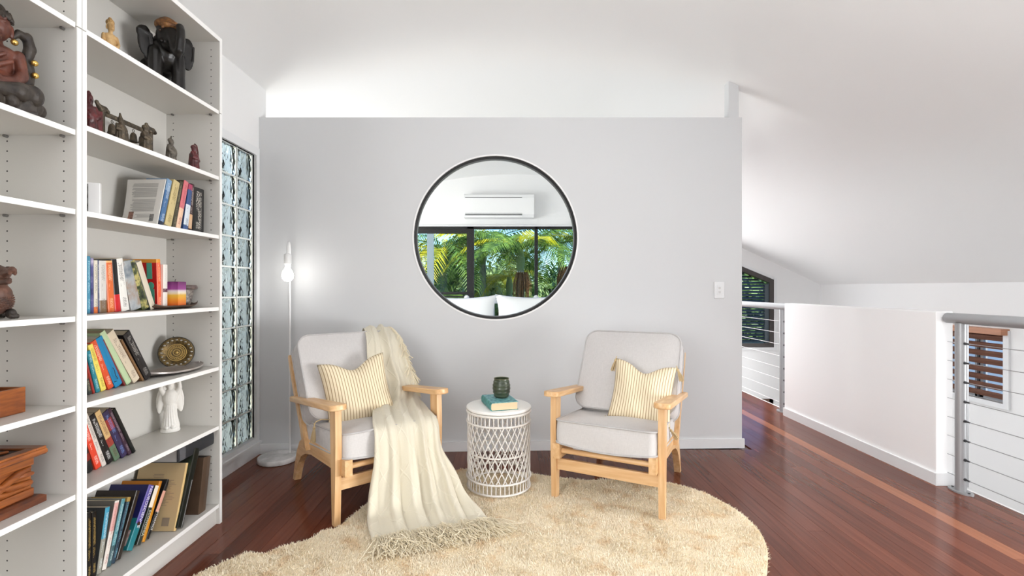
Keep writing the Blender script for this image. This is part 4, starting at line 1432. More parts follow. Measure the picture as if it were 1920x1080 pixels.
# dragon
t = thing('dragon_carving', 'brown scaly dragon carving with an open snout', 'carving', (-1.555, depth_on(-8, -1.555), SD_ + .0006), (0, 0, -.35))
pr = [('b', (-.012, 0, .056), (.050, .042, .046)), ('b', (.004, 0, .075), (.036, .036, .036)), ('c', [(-.004, 0, .085), (.000, 0, .108), (.008, 0, .128)], [.030, .026, .026]),
      ('b', (.010, 0, .136), (.036, .028, .022)), ('c', [(.030, 0, .143), (.055, 0, .141), (.074, 0, .144), (.084, 0, .150)], [.016, .012, .010, .009]),
      ('b', (.085, .006, .141), (.006, .005, .010)), ('b', (.085, -.006, .141), (.006, .005, .010)), ('b', (.091, 0, .148), (.007, .008, .007)),
      ('c', [(.022, 0, .122), (.046, 0, .114), (.064, 0, .114), (.070, 0, .120)], [.015, .011, .009, .006]),
      ('b', (.024, .018, .153), (.012, .008, .008)), ('b', (.024, -.018, .153), (.012, .008, .008)),
      ('c', [(.00, .02, .15), (-.04, .024, .160), (-.07, .02, .152)], [.009, .008, .004]), ('c', [(.00, -.02, .15), (-.04, -.024, .160), (-.07, -.02, .152)], [.009, .008, .004]),
      ('c', [(.02, -.022, .134), (-.01, -.030, .130), (-.03, -.028, .118)], [.006, .006, .004]), ('c', [(.02, .022, .134), (-.01, .030, .130), (-.03, .028, .118)], [.006, .006, .004]),
      ('c', [(-.06, 0, .06), (-.10, 0, .05), (-.12, .02, .03)], [.028, .018, .010])]
fused('body', pr, M_TERRA, t, voxel=.0025, smooth_it=1)
for x_, s in ((.026, -1), (.026, 1), (-.046, -1), (-.046, 1)):
    fused('foot', [('b', (x_, s * .024, .016), (.016, .013, .016)), ('b', (x_ + .013, s * .017, .008), (.009, .005, .008)), ('b', (x_ + .015, s * .025, .008), (.009, .005, .008)), ('b', (x_ + .012, s * .033, .008), (.009, .005, .008))], M_DKWOOD, t, voxel=.0025)
scl = MB()
for i in range(11):
    for j in range(20):
        a = -2.0 + j * .21 + (i % 2) * .105
        ph_ = -.55 + i * .15
        c = Vector((-.012 + .0490 * math.cos(ph_) * math.cos(a), .0412 * math.cos(ph_) * math.sin(a), .056 + .0452 * math.sin(ph_)))
        scl.ball(c, (.0048, .0048, .0034), 6, 4)
tag(scl.build('scales', M_TERRA, t, smooth=True), kind='stuff')
for p_ in ((.038, .021, .150), (.038, -.021, .150)):
    MB().ball(p_, .0042, 10, 8).build('eye', M_HOLE, t, smooth=True)

# open wooden tray box and carved chest
M_BOXW = mat('orange_brown_wood', (.34, .10, .018), .35, .45, color2=(.17, .042, .009), vscale=9, stretch=(2, 1.2, 9), detail=7, coat=.3)
M_BOXD = mat('dark_red_brown_wood', (.17, .048, .016), .35, .45, color2=(.07, .02, .01), vscale=9, stretch=(2, 2, 9), coat=.3)
t = thing('wooden_box', 'plain open orange-brown wooden box on its shelf', 'box', (-1.618, 1.415, SE_ + .0006))
hx, hy, hh, wt_ = .082, .150, .080, .009
for nm, lim in (('side', (hx - wt_, hx, -hy, hy, 0, hh)), ('side', (-hx, -hx + wt_, -hy, hy, 0, hh)), ('end', (-hx + wt_, hx - wt_, hy - wt_, hy, 0, hh)), ('end', (-hx + wt_, hx - wt_, -hy, -hy + wt_, 0, hh)), ('bottom', (-hx + wt_, hx - wt_, -hy + wt_, hy - wt_, .001, .010))):
    MB().box(*lim, bev=.0012).build(nm, M_BOXW if nm != 'bottom' else M_BOXD, t)
t = thing('carved_chest', 'deeply carved orange-brown chest with a framed lid', 'box', (-1.597, 1.448, SF_ + .0006))
hx, hy = .097, .150
def flange(z0, z1, ex0, ex1):
    m_ = MB()
    m_.add([Vector((sx * (hx + e), sy * (hy + e), z)) for z, e in ((z0, ex0), ((z0 + z1) / 2, max(ex0, ex1)), (z1, ex1)) for sx, sy in ((-1, -1), (1, -1), (1, 1), (-1, 1))],
           [(3, 2, 1, 0), (8, 9, 10, 11)] + [(q * 4 + i, q * 4 + (i + 1) % 4, (q + 1) * 4 + (i + 1) % 4, (q + 1) * 4 + i) for q in range(2) for i in range(4)])
    return m_
flange(0, .012, 0, 0).build('base', M_BOXD, t)
flange(.012, .026, 0, -.010).build('base_moulding', M_BOXD, t)
body = MB().box(-hx + .026, hx - .026, -hy + .026, hy - .026, .026, .150).build('body', M_BOXW, t)
MB().box(-hx + .020, hx - .020, -hy + .020, hy - .020, .026, .052, bev=.004).build('lower_band', M_BOXW, t)
MB().box(-hx + .020, hx - .020, -hy + .020, hy - .020, .124, .150, bev=.004).build('upper_band', M_BOXW, t)
def vine(pts, r):
    return fused('carved_branch', [('c', pts, r)], M_BOXW, t, voxel=.0035, smooth_it=1)
X0 = hx - .026
vine([(X0, -.12, .06), (X0 + .005, -.05, .062), (X0 + .006, .02, .085), (X0 + .006, .075, .112), (X0, .12, .118)], [.007, .010, .012, .011, .006])
vine([(X0, -.12, .10), (X0 + .006, -.06, .108), (X0 + .006, 0, .098), (X0 + .007, .05, .078), (X0 + .004, .115, .072)], [.007, .011, .010, .011, .010])
vine([(X0, -.10, .080), (X0 + .004, -.03, .086), (X0 + .004, .03, .064), (X0, .10, .058)], [.006, .009, .010, .006])
vine([(X0, .06, .098), (X0 + .006, .095, .102), (X0 + .003, .124, .098)], [.006, .010, .007])
flange(.150, .158, -.012, 0).build('lid_moulding', M_BOXD, t)
lid = flange(.158, .172, .002, 0).build('lid', M_BOXW, t)
lf = MB()
for a, b, c, d in ((-hx, hx, hy - .034, hy), (-hx, hx, -hy, -hy + .034), (hx - .034, hx, -hy + .034, hy - .034), (-hx, -hx + .034, -hy + .034, hy - .034)):
    MB().box(a, b, c, d, .172, .180, bev=.002).build('lid_frame', M_BOXW, t)
MB().box(-hx + .034, hx - .034, -hy + .034, hy - .034, .1722, .1735).build('lid_panel', mat('blackened_recess', (.03, .012, .008), .5), lid)
fused('lid_carving', [('c', [(-.03, -.09, .176), (.02, -.04, .177), (-.01, .03, .177), (.03, .09, .176)], [.006, .007, .007, .005]), ('c', [(.03, -.08, .176), (.0, 0, .176), (-.03, .08, .176)], [.005, .006, .005])], M_BOXW, lid, voxel=.003, smooth_it=1)

# ------------------------------------------------------------------ armchairs


def wood_mat(name, c1, c2, axis=2, scale=3.2):
    st = [14, 14, 14]
    st[axis] = 1.1
    return mat(name, c1, .42, .4, color2=c2, vscale=scale, stretch=tuple(st), detail=6, coat=.1)


ASH1, ASH2 = srgb(226, 190, 144), srgb(202, 156, 106)
M_WX = wood_mat('ash_wood_x', ASH1, ASH2, 0)
M_WY = wood_mat('ash_wood_y', ASH1, ASH2, 1)
M_WZ = wood_mat('ash_wood_z', ASH1, ASH2, 2)


def fabric_mat(name, c, weave=900, var=.10):
    m = bpy.data.materials.new(name)
    m.use_nodes = True
    n, l = m.node_tree.nodes, m.node_tree.links
    b = P(m)
    b.inputs['Roughness'].default_value = .9
    b.inputs['Specular IOR Level'].default_value = .15
    b.inputs['Sheen Weight'].default_value = .15
    tc = n.new('ShaderNodeTexCoord')
    cols = []
    for st in ((weave, 40, 40), (40, weave, weave)):
        mp = n.new('ShaderNodeMapping')
        mp.inputs['Scale'].default_value = st
        nz = n.new('ShaderNodeTexNoise')
        nz.inputs['Scale'].default_value = 1.0
        nz.inputs['Detail'].default_value = 2
        l.new(tc.outputs['Object'], mp.inputs[0])
        l.new(mp.outputs[0], nz.inputs['Vector'])
        cols.append(nz.outputs['Fac'])
    ad = n.new('ShaderNodeMath'); ad.operation = 'ADD'
    l.new(cols[0], ad.inputs[0]); l.new(cols[1], ad.inputs[1])
    hf = n.new('ShaderNodeMath'); hf.operation = 'MULTIPLY'; hf.inputs[1].default_value = .5
    l.new(ad.outputs[0], hf.inputs[0])
    r = n.new('ShaderNodeValToRGB')
    r.color_ramp.elements[0].position, r.color_ramp.elements[1].position = .36, .64
    r.color_ramp.elements[0].color = (*[x * (1 - var) for x in c], 1)
    r.color_ramp.elements[1].color = (*[min(1, x * (1 + var * .6)) for x in c], 1)
    l.new(hf.outputs[0], r.inputs[0])
    l.new(r.outputs[0], b.inputs['Base Color'])
    bp = n.new('ShaderNodeBump')
    bp.inputs['Strength'].default_value = .25
    bp.inputs['Distance'].default_value = .002
    l.new(hf.outputs[0], bp.inputs['Height'])
    l.new(bp.outputs[0], b.inputs['Normal'])
    return m


M_LINEN = fabric_mat('light_grey_linen', (.58, .56, .55))
M_PIPE = fabric_mat('grey_piping', (.47, .455, .45))


def rrect(a, b, r, n=10):
    """rounded rectangle outline, counter-clockwise"""
    pts = []
    for cx, cy, a0 in ((a - r, b - r, 0), (-a + r, b - r, PI / 2), (-a + r, -b + r, PI), (a - r, -b + r, 1.5 * PI)):
        for i in range(n + 1):
            w = a0 + PI / 2 * i / n
            pts.append((cx + r * math.cos(w), cy + r * math.sin(w)))
    # fill the straight runs
    out = []
    for p, q in zip(pts, pts[1:] + pts[:1]):
        d = math.hypot(q[0] - p[0], q[1] - p[1])
        k = max(1, int(d / .03))
        for i in range(k):
            out.append((p[0] + (q[0] - p[0]) * i / k, p[1] + (q[1] - p[1]) * i / k))
    return out


def box_cushion(name, a, b, r, h, crown, M, parent, seed=0, dents=(), sag=0.0):
    """boxed seat cushion: domed faces, side band, piping along both edges"""
    rg = random.Random(seed)
    ph = [rg.uniform(0, 6.28) for _ in range(6)]
    out = rrect(a, b, r)
    k = len(out)

    def lump(x, y):
        v = .004 * math.sin(9 * x + ph[0]) * math.sin(11 * y + ph[1]) + .0025 * math.sin(23 * x + 7 * y + ph[2])
        for dx, dy, rad, amt in dents:
            v -= amt * math.exp(-((x - dx) ** 2 + (y - dy) ** 2) / rad ** 2)
        return v

    rings = []
    S_ = [0.0, .12, .25, .4, .55, .7, .82, .91, .97, 1.0]
    for s in S_:
        rings.append([Vector((x * s, y * s, h / 2 + crown * (1 - s ** 2.2) + lump(x * s, y * s) * (1 - s ** 6))) for x, y in out])
    side = []
    for t in (.25, .5, .75):
        bul = 1 + .012 * math.sin(PI * t)
        side.append([Vector((x * bul, y * bul + .004 * math.sin(14 * x + ph[3]) * math.sin(PI * t), h / 2 - h * t + .003 * math.sin(17 * x + 13 * y + ph[4]))) for x, y in out])
    low = []
    for s in reversed(S_):
        low.append([Vector((x * s, y * s, -h / 2 - crown * .5 * (1 - s ** 2.2))) for x, y in out])
    sg = lambda p: Vector((p.x, p.y, p.z - sag * max(0, (h / 2 - p.z) / h) * math.cos(PI / 2 * min(1, abs(p.x) / a)) * max(0, min(1, (-p.y + .05) / .3))))
    rows = [[M @ sg(p) for p in r_] for r_ in rings + side + low]
    c = MB().grid(rows, closed_u=True).build(name, M_LINEN, parent, smooth=True, angle=55, weld=True)
    for zz in (h / 2, -h / 2):
        MB().tube([M @ sg(Vector((x * 1.006, y * 1.006, zz))) for x, y in out], .0052, 8, closed=True).build('piping', M_PIPE, c, smooth=True)
    return c


def paddle(x_c, side):
    """armrest outline seen from above, straight inner edge and flared rounded front"""
    o = []
    w0, w1 = .032, .041
    y0, y1 = -.435, .285
    for i in range(13):
        a = PI + PI * i / 12
        o.append((w1 * math.cos(a), y0 + .034 + .034 * math.sin(a)))
    for i in range(9):
        a = PI * i / 8
        o.append((w0 * math.cos(a), y1 - .018 + .018 * math.sin(a)))
    return [(x_c + px + side * .006 * (1 if px * side > 0 else 0), py) for px, py in o]


def make_armchair(label, loc, rz, seed, dents):
    t = thing('armchair', label, 'armchair', loc, (0, 0, rz), 'pale wood lounge armchairs')
    HW = .292
    TH_ = lambda y: .0                                         # reserved
    for s in (-1, 1):
        xo, xi = s * (HW + .016), s * (HW - .016)
        lo, hi = min(xo, xi), max(xo, xi)
        leg = [(-.395, .578), (-.322, .578), (-.330, .40), (-.338, .26), (-.350, .0), (-.384, .0), (-.396, .26), (-.400, .40)]
        MB().prism(leg, lo, hi, 'x').build('front_leg', M_WZ, t)
        # side rail running into the raked rear leg
        xr0, xr1 = sorted((s * (HW - .016), s * (HW - .054)))
        rail = [(-.442, .252), (-.442, .334), (.06, .318), (.20, .300), (.270, .262), (.322, .190), (.362, .100), (.398, .0), (.362, .0),
                (.328, .070), (.290, .130), (.235, .182), (.16, .216), (.06, .236), (-.20, .246)]
        MB().prism(rail, xr0, xr1, 'x').build('side_rail', M_WY, t)
        # raked back post
        xp0, xp1 = sorted((s * (HW + .010), s * (HW - .016)))
        post = [(.070, .262), (.128, .276), (.200, .400), (.305, .560), (.372, .675), (.412, .752), (.402, .768), (.384, .768), (.345, .690), (.262, .552), (.150, .400)]
        MB().prism(post, xp0, xp1, 'x').build('back_post', M_WZ, t)
        # arm, tipped down towards the back
        A = Matrix.Translation((0, -.40, .610)) @ Matrix.Rotation(-.105, 4, 'X') @ Matrix.Translation((0, .40, -.610))
        am = MB().prism(paddle(s * (HW + .004), s), .580, .610, 'z', A)
        o = am.build('armrest', M_WY, t, smooth=True, angle=40)
        bv = o.modifiers.new('b', 'BEVEL'); bv.width, bv.segments, bv.limit_method, bv.angle_limit = .006, 3, 'ANGLE', .8
    MB().tube([(-HW + .035, -.400, .290), (HW - .035, -.400, .290)], .0145, 14).build('front_dowel', M_WX, t, smooth=True)
    MB().box(-HW + .016, HW - .016, -.382, -.360, .172, .234, bev=.003).build('front_apron', M_WX, t)
    MB().tube([(-HW + .035, -.02, .270), (HW - .035, -.02, .270)], .012, 12).build('seat_dowel', M_WX, t, smooth=True)
    MB().box(-HW + .03, HW - .03, .20, .225, .225, .285, bev=.003).build('rear_apron', M_WX, t)
    for i, f_ in enumerate((.25, .55, .90)):
        y, z = .10 + .30 * f_, .30 + .445 * f_
        MB().box(-HW + .010, HW - .010, y - .009, y + .009, z - .028, z + .028, M=Matrix.Translation((0, y, z)) @ Matrix.Rotation(-.58, 4, 'X') @ Matrix.Translation((0, -y, -z)), bev=.003).build('back_slat', M_WX, t)
    # cushions
    Ms = Matrix.Translation((0, -.125, .372)) @ Matrix.Rotation(-.085, 4, 'X')
    box_cushion('seat_cushion', .272, .300, .045, .118, .022, Ms, t, seed, dents, .020)
    bc = Vector((0, .168, .640))
    Mb = Matrix.Translation(bc) @ Matrix.Rotation(-.545, 4, 'X') @ Matrix.Rotation(PI / 2, 4, 'X')
    box_cushion('back_cushion', .300, .262, .075, .132, .020, Mb, t, seed + 1, ())
    return t


CL, RZL = (-.866, 2.923, 0), math.radians(39.8)
CR, RZR = (.699, 2.954, .0), math.radians(-27.5)
ch_l = make_armchair('pale wood armchair with light grey cushions and a cream throw over it', CL, RZL, 3, [(.05, -.05, .2, .012)])
ch_r = make_armchair('pale wood armchair with light grey cushions right of the round side table', CR, RZR, 8, [(-.12, .05, .16, .016), (.1, -.1, .15, .008)])

# ------------------------------------------------------------------ striped throw pillows
M_STRIPE = bpy.data.materials.new('cream_and_ochre_ticking')
M_STRIPE.use_nodes = True
n, l = M_STRIPE.node_tree.nodes, M_STRIPE.node_tree.links
b = P(M_STRIPE)
b.inputs['Roughness'].default_value = .9
b.inputs['Specular IOR Level'].default_value = .1
uvn = n.new('ShaderNodeUVMap')
sp = n.new('ShaderNodeSeparateXYZ')
l.new(uvn.outputs[0], sp.inputs[0])
mu = n.new('ShaderNodeMath'); mu.operation = 'MULTIPLY'; mu.inputs[1].default_value = 23
l.new(sp.outputs[0], mu.inputs[0])
fr = n.new('ShaderNodeMath'); fr.operation = 'FRACT'
l.new(mu.outputs[0], fr.inputs[0])
rp = n.new('ShaderNodeValToRGB')
cr_ = rp.color_ramp
CB, CS = srgb(238, 226, 198), srgb(176, 152, 116)
cr_.elements[0].position, cr_.elements[0].color = 0.0, (*CS, 1)
cr_.elements[1].position, cr_.elements[1].color = 1.0, (*CS, 1)
for p_, c_ in ((.10, CS), (.22, CB), (.46, CB), (.51, srgb(204, 178, 132)), (.56, CB), (.80, CB), (.90, CS)):
    e = cr_.elements.new(p_); e.color = (*c_, 1)
l.new(fr.outputs[0], rp.inputs[0])
l.new(rp.outputs[0], b.inputs['Base Color'])
M_TASSEL = mat('beige_tassel_yarn', srgb(200, 178, 140), .9, .1, bump=.4, bscale=300)


def tassel(parent, p, d, ln=.062, seed=0):
    rg = random.Random(seed)
    d = Vector(d).normalized()
    p = Vector(p)
    m = MB()
    m.tube([p - d * .012, p + d * .012], .003, 6)
    m.ball(p + d * .014, .0085, 10, 8)
    ax = d.orthogonal().normalized()
    ay = d.cross(ax)
    for i in range(22):
        a = rg.uniform(0, 2 * PI)
        sp_ = rg.uniform(.25, 1) * .016
        o = ax * math.cos(a) + ay * math.sin(a)
        m.tube([p + d * .018 + o * .004, p + d * (.018 + ln * .5) + o * sp_ * .8, p + d * (.018 + ln * rg.uniform(.85, 1)) + o * sp_ + Vector((0, 0, -.004))], .0018, 4)
    return m.build('tassel', M_TASSEL, parent, smooth=True)


def make_pillow(label, M, size, tassels, seed, chop=.05, group='striped throw pillows'):
    N = 26
    rg = random.Random(seed)
    ph = [rg.uniform(0, 6) for _ in range(4)]
    me = bpy.data.meshes.new('pillow')
    vs, fs, uv = [], [], []
    a = size / 2
    for side in (1, -1):
        for j in range(N + 1):
            for i in range(N + 1):
                u, v = 2 * i / N - 1, 2 * j / N - 1
                pin = 1 - .055 * (1 - v * v) * abs(u) ** 2 - 0
                x = a * u * (1 - .075 * (1 - v * v) ** 1.2)
                z = a * v * (1 - .060 * (1 - u * u) ** 1.2)
                if v > 0:
                    z -= chop * math.exp(-(u / .42) ** 2) * v ** 2
                d = ((1 - u ** 4) * (1 - v ** 4)) ** .62
                y = side * .078 * d * (.85 + .15 * math.cos(2 * u + ph[0]) * math.cos(2 * v + ph[1]))
                y += side * .006 * d * math.sin(7 * u + 3 * v + ph[2])
                if v > .1 and side > 0:
                    y -= .030 * math.exp(-(u / .30) ** 2) * (v - .1) ** 1.2 * d
                vs.append(M @ Vector((x, -y, z)))
                uv.append((u * .5 + .5, v * .5 + .5))
    n1 = (N + 1) ** 2
    for s in (0, 1):
        for j in range(N):
            for i in range(N):
                q = s * n1 + j * (N + 1) + i
                f = (q, q + 1, q + N + 2, q + N + 1)
                fs.append(f if s == 0 else f[::-1])
    me.from_pydata([tuple(p) for p in vs], [], fs)
    ul = me.uv_layers.new(name='UVMap')
    for lp in me.loops:
        ul.data[lp.index].uv = uv[lp.vertex_index]
    bm = bmesh.new(); bm.from_mesh(me)
    bmesh.ops.remove_doubles(bm, verts=bm.verts[:], dist=1e-5)
    for f in bm.faces: f.smooth = True
    bm.to_mesh(me); bm.free()
    o = link('pillow', me, M_STRIPE)
    tag(o, label, 'cushion', group)
    for q, (u, v, d) in enumerate(tassels):
        tassel(o, M @ Vector((a * u, 0, a * v)), d, seed=seed + q)
    return o


def chair_M(loc, rz):
    return Matrix.Translation(loc) @ Matrix.Rotation(rz, 4, 'Z')


ML, MR = chair_M(CL, RZL), chair_M(CR, RZR)
pil_l = make_pillow('cream striped pillow with an ochre pinstripe on the chair with the throw',
            ML @ Matrix.Translation((-.040, -.030, .588)) @ Matrix.Rotation(-.05, 4, 'Y') @ Matrix.Rotation(-.40, 4, 'X') @ Matrix.Rotation(-.20, 4, 'Z'),
            .385, [(1, -1, (.6, -.75, .05))], 11, .060)
tassel(pil_l, ML @ Vector((-.306, -.085, .440)), ML.to_3x3() @ Vector((-.10, -.12, -1)), .07, 77)
MB().tube([ML @ Vector(p) for p in ((-.215, -.06, .450), (-.262, -.07, .462), (-.296, -.08, .456), (-.306, -.085, .440))], .0028, 6).build('tassel_cord', M_TASSEL, pil_l, smooth=True)
make_pillow('cream striped pillow tucked against the arm of the armchair beside the side table',
            MR @ Matrix.Translation((.118, -.030, .575)) @ Matrix.Rotation(.06, 4, 'Y') @ Matrix.Rotation(-.36, 4, 'X') @ Matrix.Rotation(.16, 4, 'Z'),
            .352, [(-1, 1, (-.35, -.1, -1)), (1, 1, (.25, -.35, -1)), (-1, -1, (-1, -.5, -.15)), (1, -1, (.6, .3, -.8))], 23, .055)

# ------------------------------------------------------------------ knitted throw over the left chair
M_THROW = bpy.data.materials.new('cream_knit_throw')
M_THROW.use_nodes = True
n, l = M_THROW.node_tree.nodes, M_THROW.node_tree.links
b = P(M_THROW)
b.inputs['Roughness'].default_value = .95
b.inputs['Specular IOR Level'].default_value = .1
b.inputs['Sheen Weight'].default_value = .2
uvn = n.new('ShaderNodeUVMap')
sp = n.new('ShaderNodeSeparateXYZ')
l.new(uvn.outputs[0], sp.inputs[0])


def mth(op, a, b_=None):
    q = n.new('ShaderNodeMath'); q.operation = op
    for i, v in enumerate((a, b_)):
        if v is None: continue
        if hasattr(v, 'links'): l.new(v, q.inputs[i])
        else: q.inputs[i].default_value = v
    return q.outputs[0]


us, vs_ = mth('MULTIPLY', sp.outputs[0], 4.2), mth('MULTIPLY', sp.outputs[1], 4.6)
d1 = mth('ABSOLUTE', mth('SUBTRACT', mth('FRACT', mth('ADD', us, vs_)), .5))
d2 = mth('ABSOLUTE', mth('SUBTRACT', mth('FRACT', mth('SUBTRACT', us, vs_)), .5))
line = mth('MINIMUM', d1, d2)
lr = n.new('ShaderNodeMapRange')
lr.inputs['From Min'].default_value, lr.inputs['From Max'].default_value = .012, .040
lr.inputs['To Min'].default_value, lr.inputs['To Max'].default_value = 1.0, 0.0
l.new(line, lr.inputs['Value'])
tcn = n.new('ShaderNodeTexCoord')
nk = n.new('ShaderNodeTexNoise'); nk.inputs['Scale'].default_value = 420; nk.inputs['Detail'].default_value = 2
l.new(tcn.outputs['Object'], nk.inputs['Vector'])
hh_ = mth('ADD', mth('MULTIPLY', lr.outputs[0], .6), mth('MULTIPLY', nk.outputs['Fac'], .5))
bp = n.new('ShaderNodeBump'); bp.inputs['Strength'].default_value = .55; bp.inputs['Distance'].default_value = .004
l.new(hh_, bp.inputs['Height']); l.new(bp.outputs[0], b.inputs['Normal'])
mx = n.new('ShaderNodeMix'); mx.data_type = 'RGBA'
mx.inputs[6].default_value = (*srgb(212, 205, 186), 1)
mx.inputs[7].default_value = (*srgb(217, 210, 191), 1)
l.new(lr.outputs[0], mx.inputs[0]); l.new(mx.outputs[2], b.inputs['Base Color'])
M_FRINGE = mat('cream_fringe_yarn', srgb(228, 218, 194), .95, .1, bump=.3, bscale=300)


def wl_(p):
    return ML @ Vector(p)


# pairs of edge points, top to bottom: (left, right, fold depth, number of folds)
ctrl = [
    (wl_((.180, .425, .66)), wl_((.310, .425, .62)), .006, 2.0),
    (wl_((.165, .395, .83)), wl_((.318, .385, .80)), .010, 2.2),
    (wl_((.145, .315, .914)), wl_((.332, .312, .906)), .014, 2.6),
    (wl_((.105, .180, .850)), wl_((.352, .185, .825)), .018, 3.0),
    (wl_((.075, .095, .710)), wl_((.362, .105, .690)), .020, 3.2),
    (wl_((.075, .025, .570)), wl_((.375, .040, .585)), .022, 3.2),
    (wl_((.035, -.075, .490)), wl_((.352, -.040, .505)), .018, 3.4),
    (wl_((-.040, -.230, .478)), wl_((.305, -.200, .482)), .012, 3.8),
    (wl_((-.105, -.375, .468)), wl_((.262, -.370, .466)), .012, 4.2),
    (wl_((-.128, -.446, .430)), wl_((.250, -.446, .425)), .014, 4.4),
    (wl_((-.135, -.462, .300)), wl_((.262, -.478, .290)), .022, 4.6),
    (Vector((-.690, 2.470, .160)), Vector((-.285, 2.690, .175)), .028, 4.8),
    (Vector((-.685, 2.420, .055)), Vector((-.200, 2.590, .080)), .028, 5.0),
    (Vector((-.655, 2.330, .036)), Vector((-.120, 2.480, .042)), .018, 5.2),
    (Vector((-.610, 2.230, .034)), Vector((-.075, 2.425, .036)), .010, 5.4),
]


def cat(p0, p1, p2, p3, t):
    return .5 * ((2 * p1) + (-p0 + p2) * t + (2 * p0 - 5 * p1 + 4 * p2 - p3) * t * t + (-p0 + 3 * p1 - 3 * p2 + p3) * t ** 3)


SUB, NC = 9, 72
Lp, Rp, Am, Nf = [], [], [], []
K = len(ctrl)
for i in range(K - 1):
    q = [ctrl[max(0, i - 1)], ctrl[i], ctrl[i + 1], ctrl[min(K - 1, i + 2)]]
    for s in range(SUB + (1 if i == K - 2 else 0)):
        t_ = s / SUB
        Lp.append(cat(*[x[0] for x in q], t_))
        Rp.append(cat(*[x[1] for x in q], t_))
        Am.append(ctrl[i][2] * (1 - t_) + ctrl[i + 1][2] * t_)
        Nf.append(ctrl[i][3] * (1 - t_) + ctrl[i + 1][3] * t_)
NR = len(Lp)
lens = [0.0]
for i in range(1, NR):
    lens.append(lens[-1] + (((Lp[i] + Rp[i]) - (Lp[i - 1] + Rp[i - 1])) / 2).length)
rg = random.Random(4)
rows = []
for i in range(NR):
    dn = ((Lp[min(i + 1, NR - 1)] + Rp[min(i + 1, NR - 1)]) - (Lp[max(i - 1, 0)] + Rp[max(i - 1, 0)])).normalized()
    ac = (Rp[i] - Lp[i]).normalized()
    nm = ac.cross(dn).normalized() * -1
    if i > 0 and nm.dot(prev) < 0:
        nm = -nm
    prev = nm
    w0 = (Rp[i] - Lp[i]).length
    row = []
    for j in range(NC + 1):
        u = j / NC
        ph = 2 * PI * Nf[i] * (u + .05 * math.sin(3.1 * u + lens[i] * 2.0)) + .55 * math.sin(2.3 * lens[i] + 1)
        f = .70 * (1 - 2 * abs(math.sin(ph / 2 + .4)) ** 1.0) + .30 * math.sin(1.7 * ph + 1.3 + 1.2 * lens[i])
        lip = math.sin(PI * min(1, max(0, u))) ** .35
        sag = .5 + .5 * f
        row.append(Lp[i].lerp(Rp[i], u + .010 * math.sin(2 * ph)) + nm * (Am[i] * 2.3 * sag * lip + .003))
    rows.append(row)
# which way is outwards: the normal at the hanging part must point away from the chair
mid = rows[int(NR * .7)][NC // 2]
vs, fs, uvs = [], [], []
for i, r_ in enumerate(rows):
    for j, p in enumerate(r_):
        vs.append(tuple(p)); uvs.append((j / NC * (.65 + .35 * min(1, (Rp[i] - Lp[i]).length / .5)), lens[i]))
for i in range(NR - 1):
    for j in range(NC):
        q = i * (NC + 1) + j
        fs.append((q, q + 1, q + NC + 2, q + NC + 1))
me = bpy.data.meshes.new('throw_blanket')
me.from_pydata(vs, [], fs)
ul = me.uv_layers.new(name='UVMap')
for lp in me.loops:
    ul.data[lp.index].uv = uvs[lp.vertex_index]
me.shade_smooth()
throw = link('throw_blanket', me, M_THROW)
sd = throw.modifiers.new('thick', 'SOLIDIFY'); sd.thickness, sd.offset = .005, 0
tag(throw, 'cream knitted throw with a diamond pattern and fringe, draped from chair back to rug', 'blanket')


def strand(m, p0, d, ln, rg, droop=.0, r=.0019, floor=.030):
    pts = [p0]
    p, d = p0.copy(), d.copy()
    for k_ in range(5):
        d = (d + Vector((rg.uniform(-.35, .35), rg.uniform(-.35, .35), rg.uniform(-.25, .25) - droop))).normalized()
        p = p + d * ln / 5
        if p.z < floor:
            p.z = floor + rg.uniform(0, .006)
            d.z = abs(d.z) * .2
        pts.append(p.copy())
    m.tube(pts, [r] * 6, 5)


rg = random.Random(9)
fr_ = MB()
lastrow, before = rows[-1], rows[-5]
for j in range(0, NC + 1):
    for k_ in range(10):
        t_ = rg.random()
        j2 = min(NC, j + 1)
        p0 = lastrow[j].lerp(lastrow[j2], t_)
        d = (lastrow[j] - before[j]).normalized()
        d.z = min(d.z, .1)
        strand(fr_, p0 + Vector((rg.uniform(-.01, .01), rg.uniform(-.01, .01), rg.uniform(0, .014))), d, rg.uniform(.09, .19), rg, .05, .0016)
tag(fr_.build('hem_fringe', M_FRINGE, throw, smooth=True), kind='stuff')
fr_ = MB()
for i in range(int(NR * .10), int(NR * .42)):
    for k_ in range(9):
        p0 = rows[i][NC - rg.randint(0, 4)] + Vector((0, 0, .004))
        d = Vector((rg.uniform(0, .7), -.4, -.8))
        strand(fr_, p0 + Vector((.004, -.006, .004)), d, rg.uniform(.035, .075), rg, .12, .0024, .1)
tag(fr_.build('end_fringe', M_FRINGE, throw, smooth=True), kind='stuff')

# ------------------------------------------------------------------ shag rug
outl = [(-.293, 3.175), (-.18, 3.155), (-.05, 3.15), (.08, 3.12), (.164, 3.10), (.26, 3.06), (.34, 3.035), (.44, 3.005), (.506, 2.99), (.62, 3.005), (.72, 2.985), (.84, 2.995), (.94, 2.975), (1.00, 2.945), (1.12, 2.82), (1.19, 2.67), (1.22, 2.52), (1.215, 2.36), (1.175, 2.22), (1.12, 2.11),
        (1.05, 1.99), (.93, 1.80), (.72, 1.58), (.45, 1.42), (.12, 1.34), (-.25, 1.33), (-.65, 1.40), (-1.00, 1.56), (-1.25, 1.80), (-1.29, 1.95), (-1.245, 2.045), (-1.19, 2.13), (-1.145, 2.175), (-1.075, 2.165), (-1.01, 2.235), (-.93, 2.285), (-.885, 2.375), (-.835, 2.40), (-.80, 2.52), (-.775, 2.63), (-.74, 2.74), (-.70, 2.85), (-.60, 2.96), (-.47, 3.06), (-.36, 3.12)]
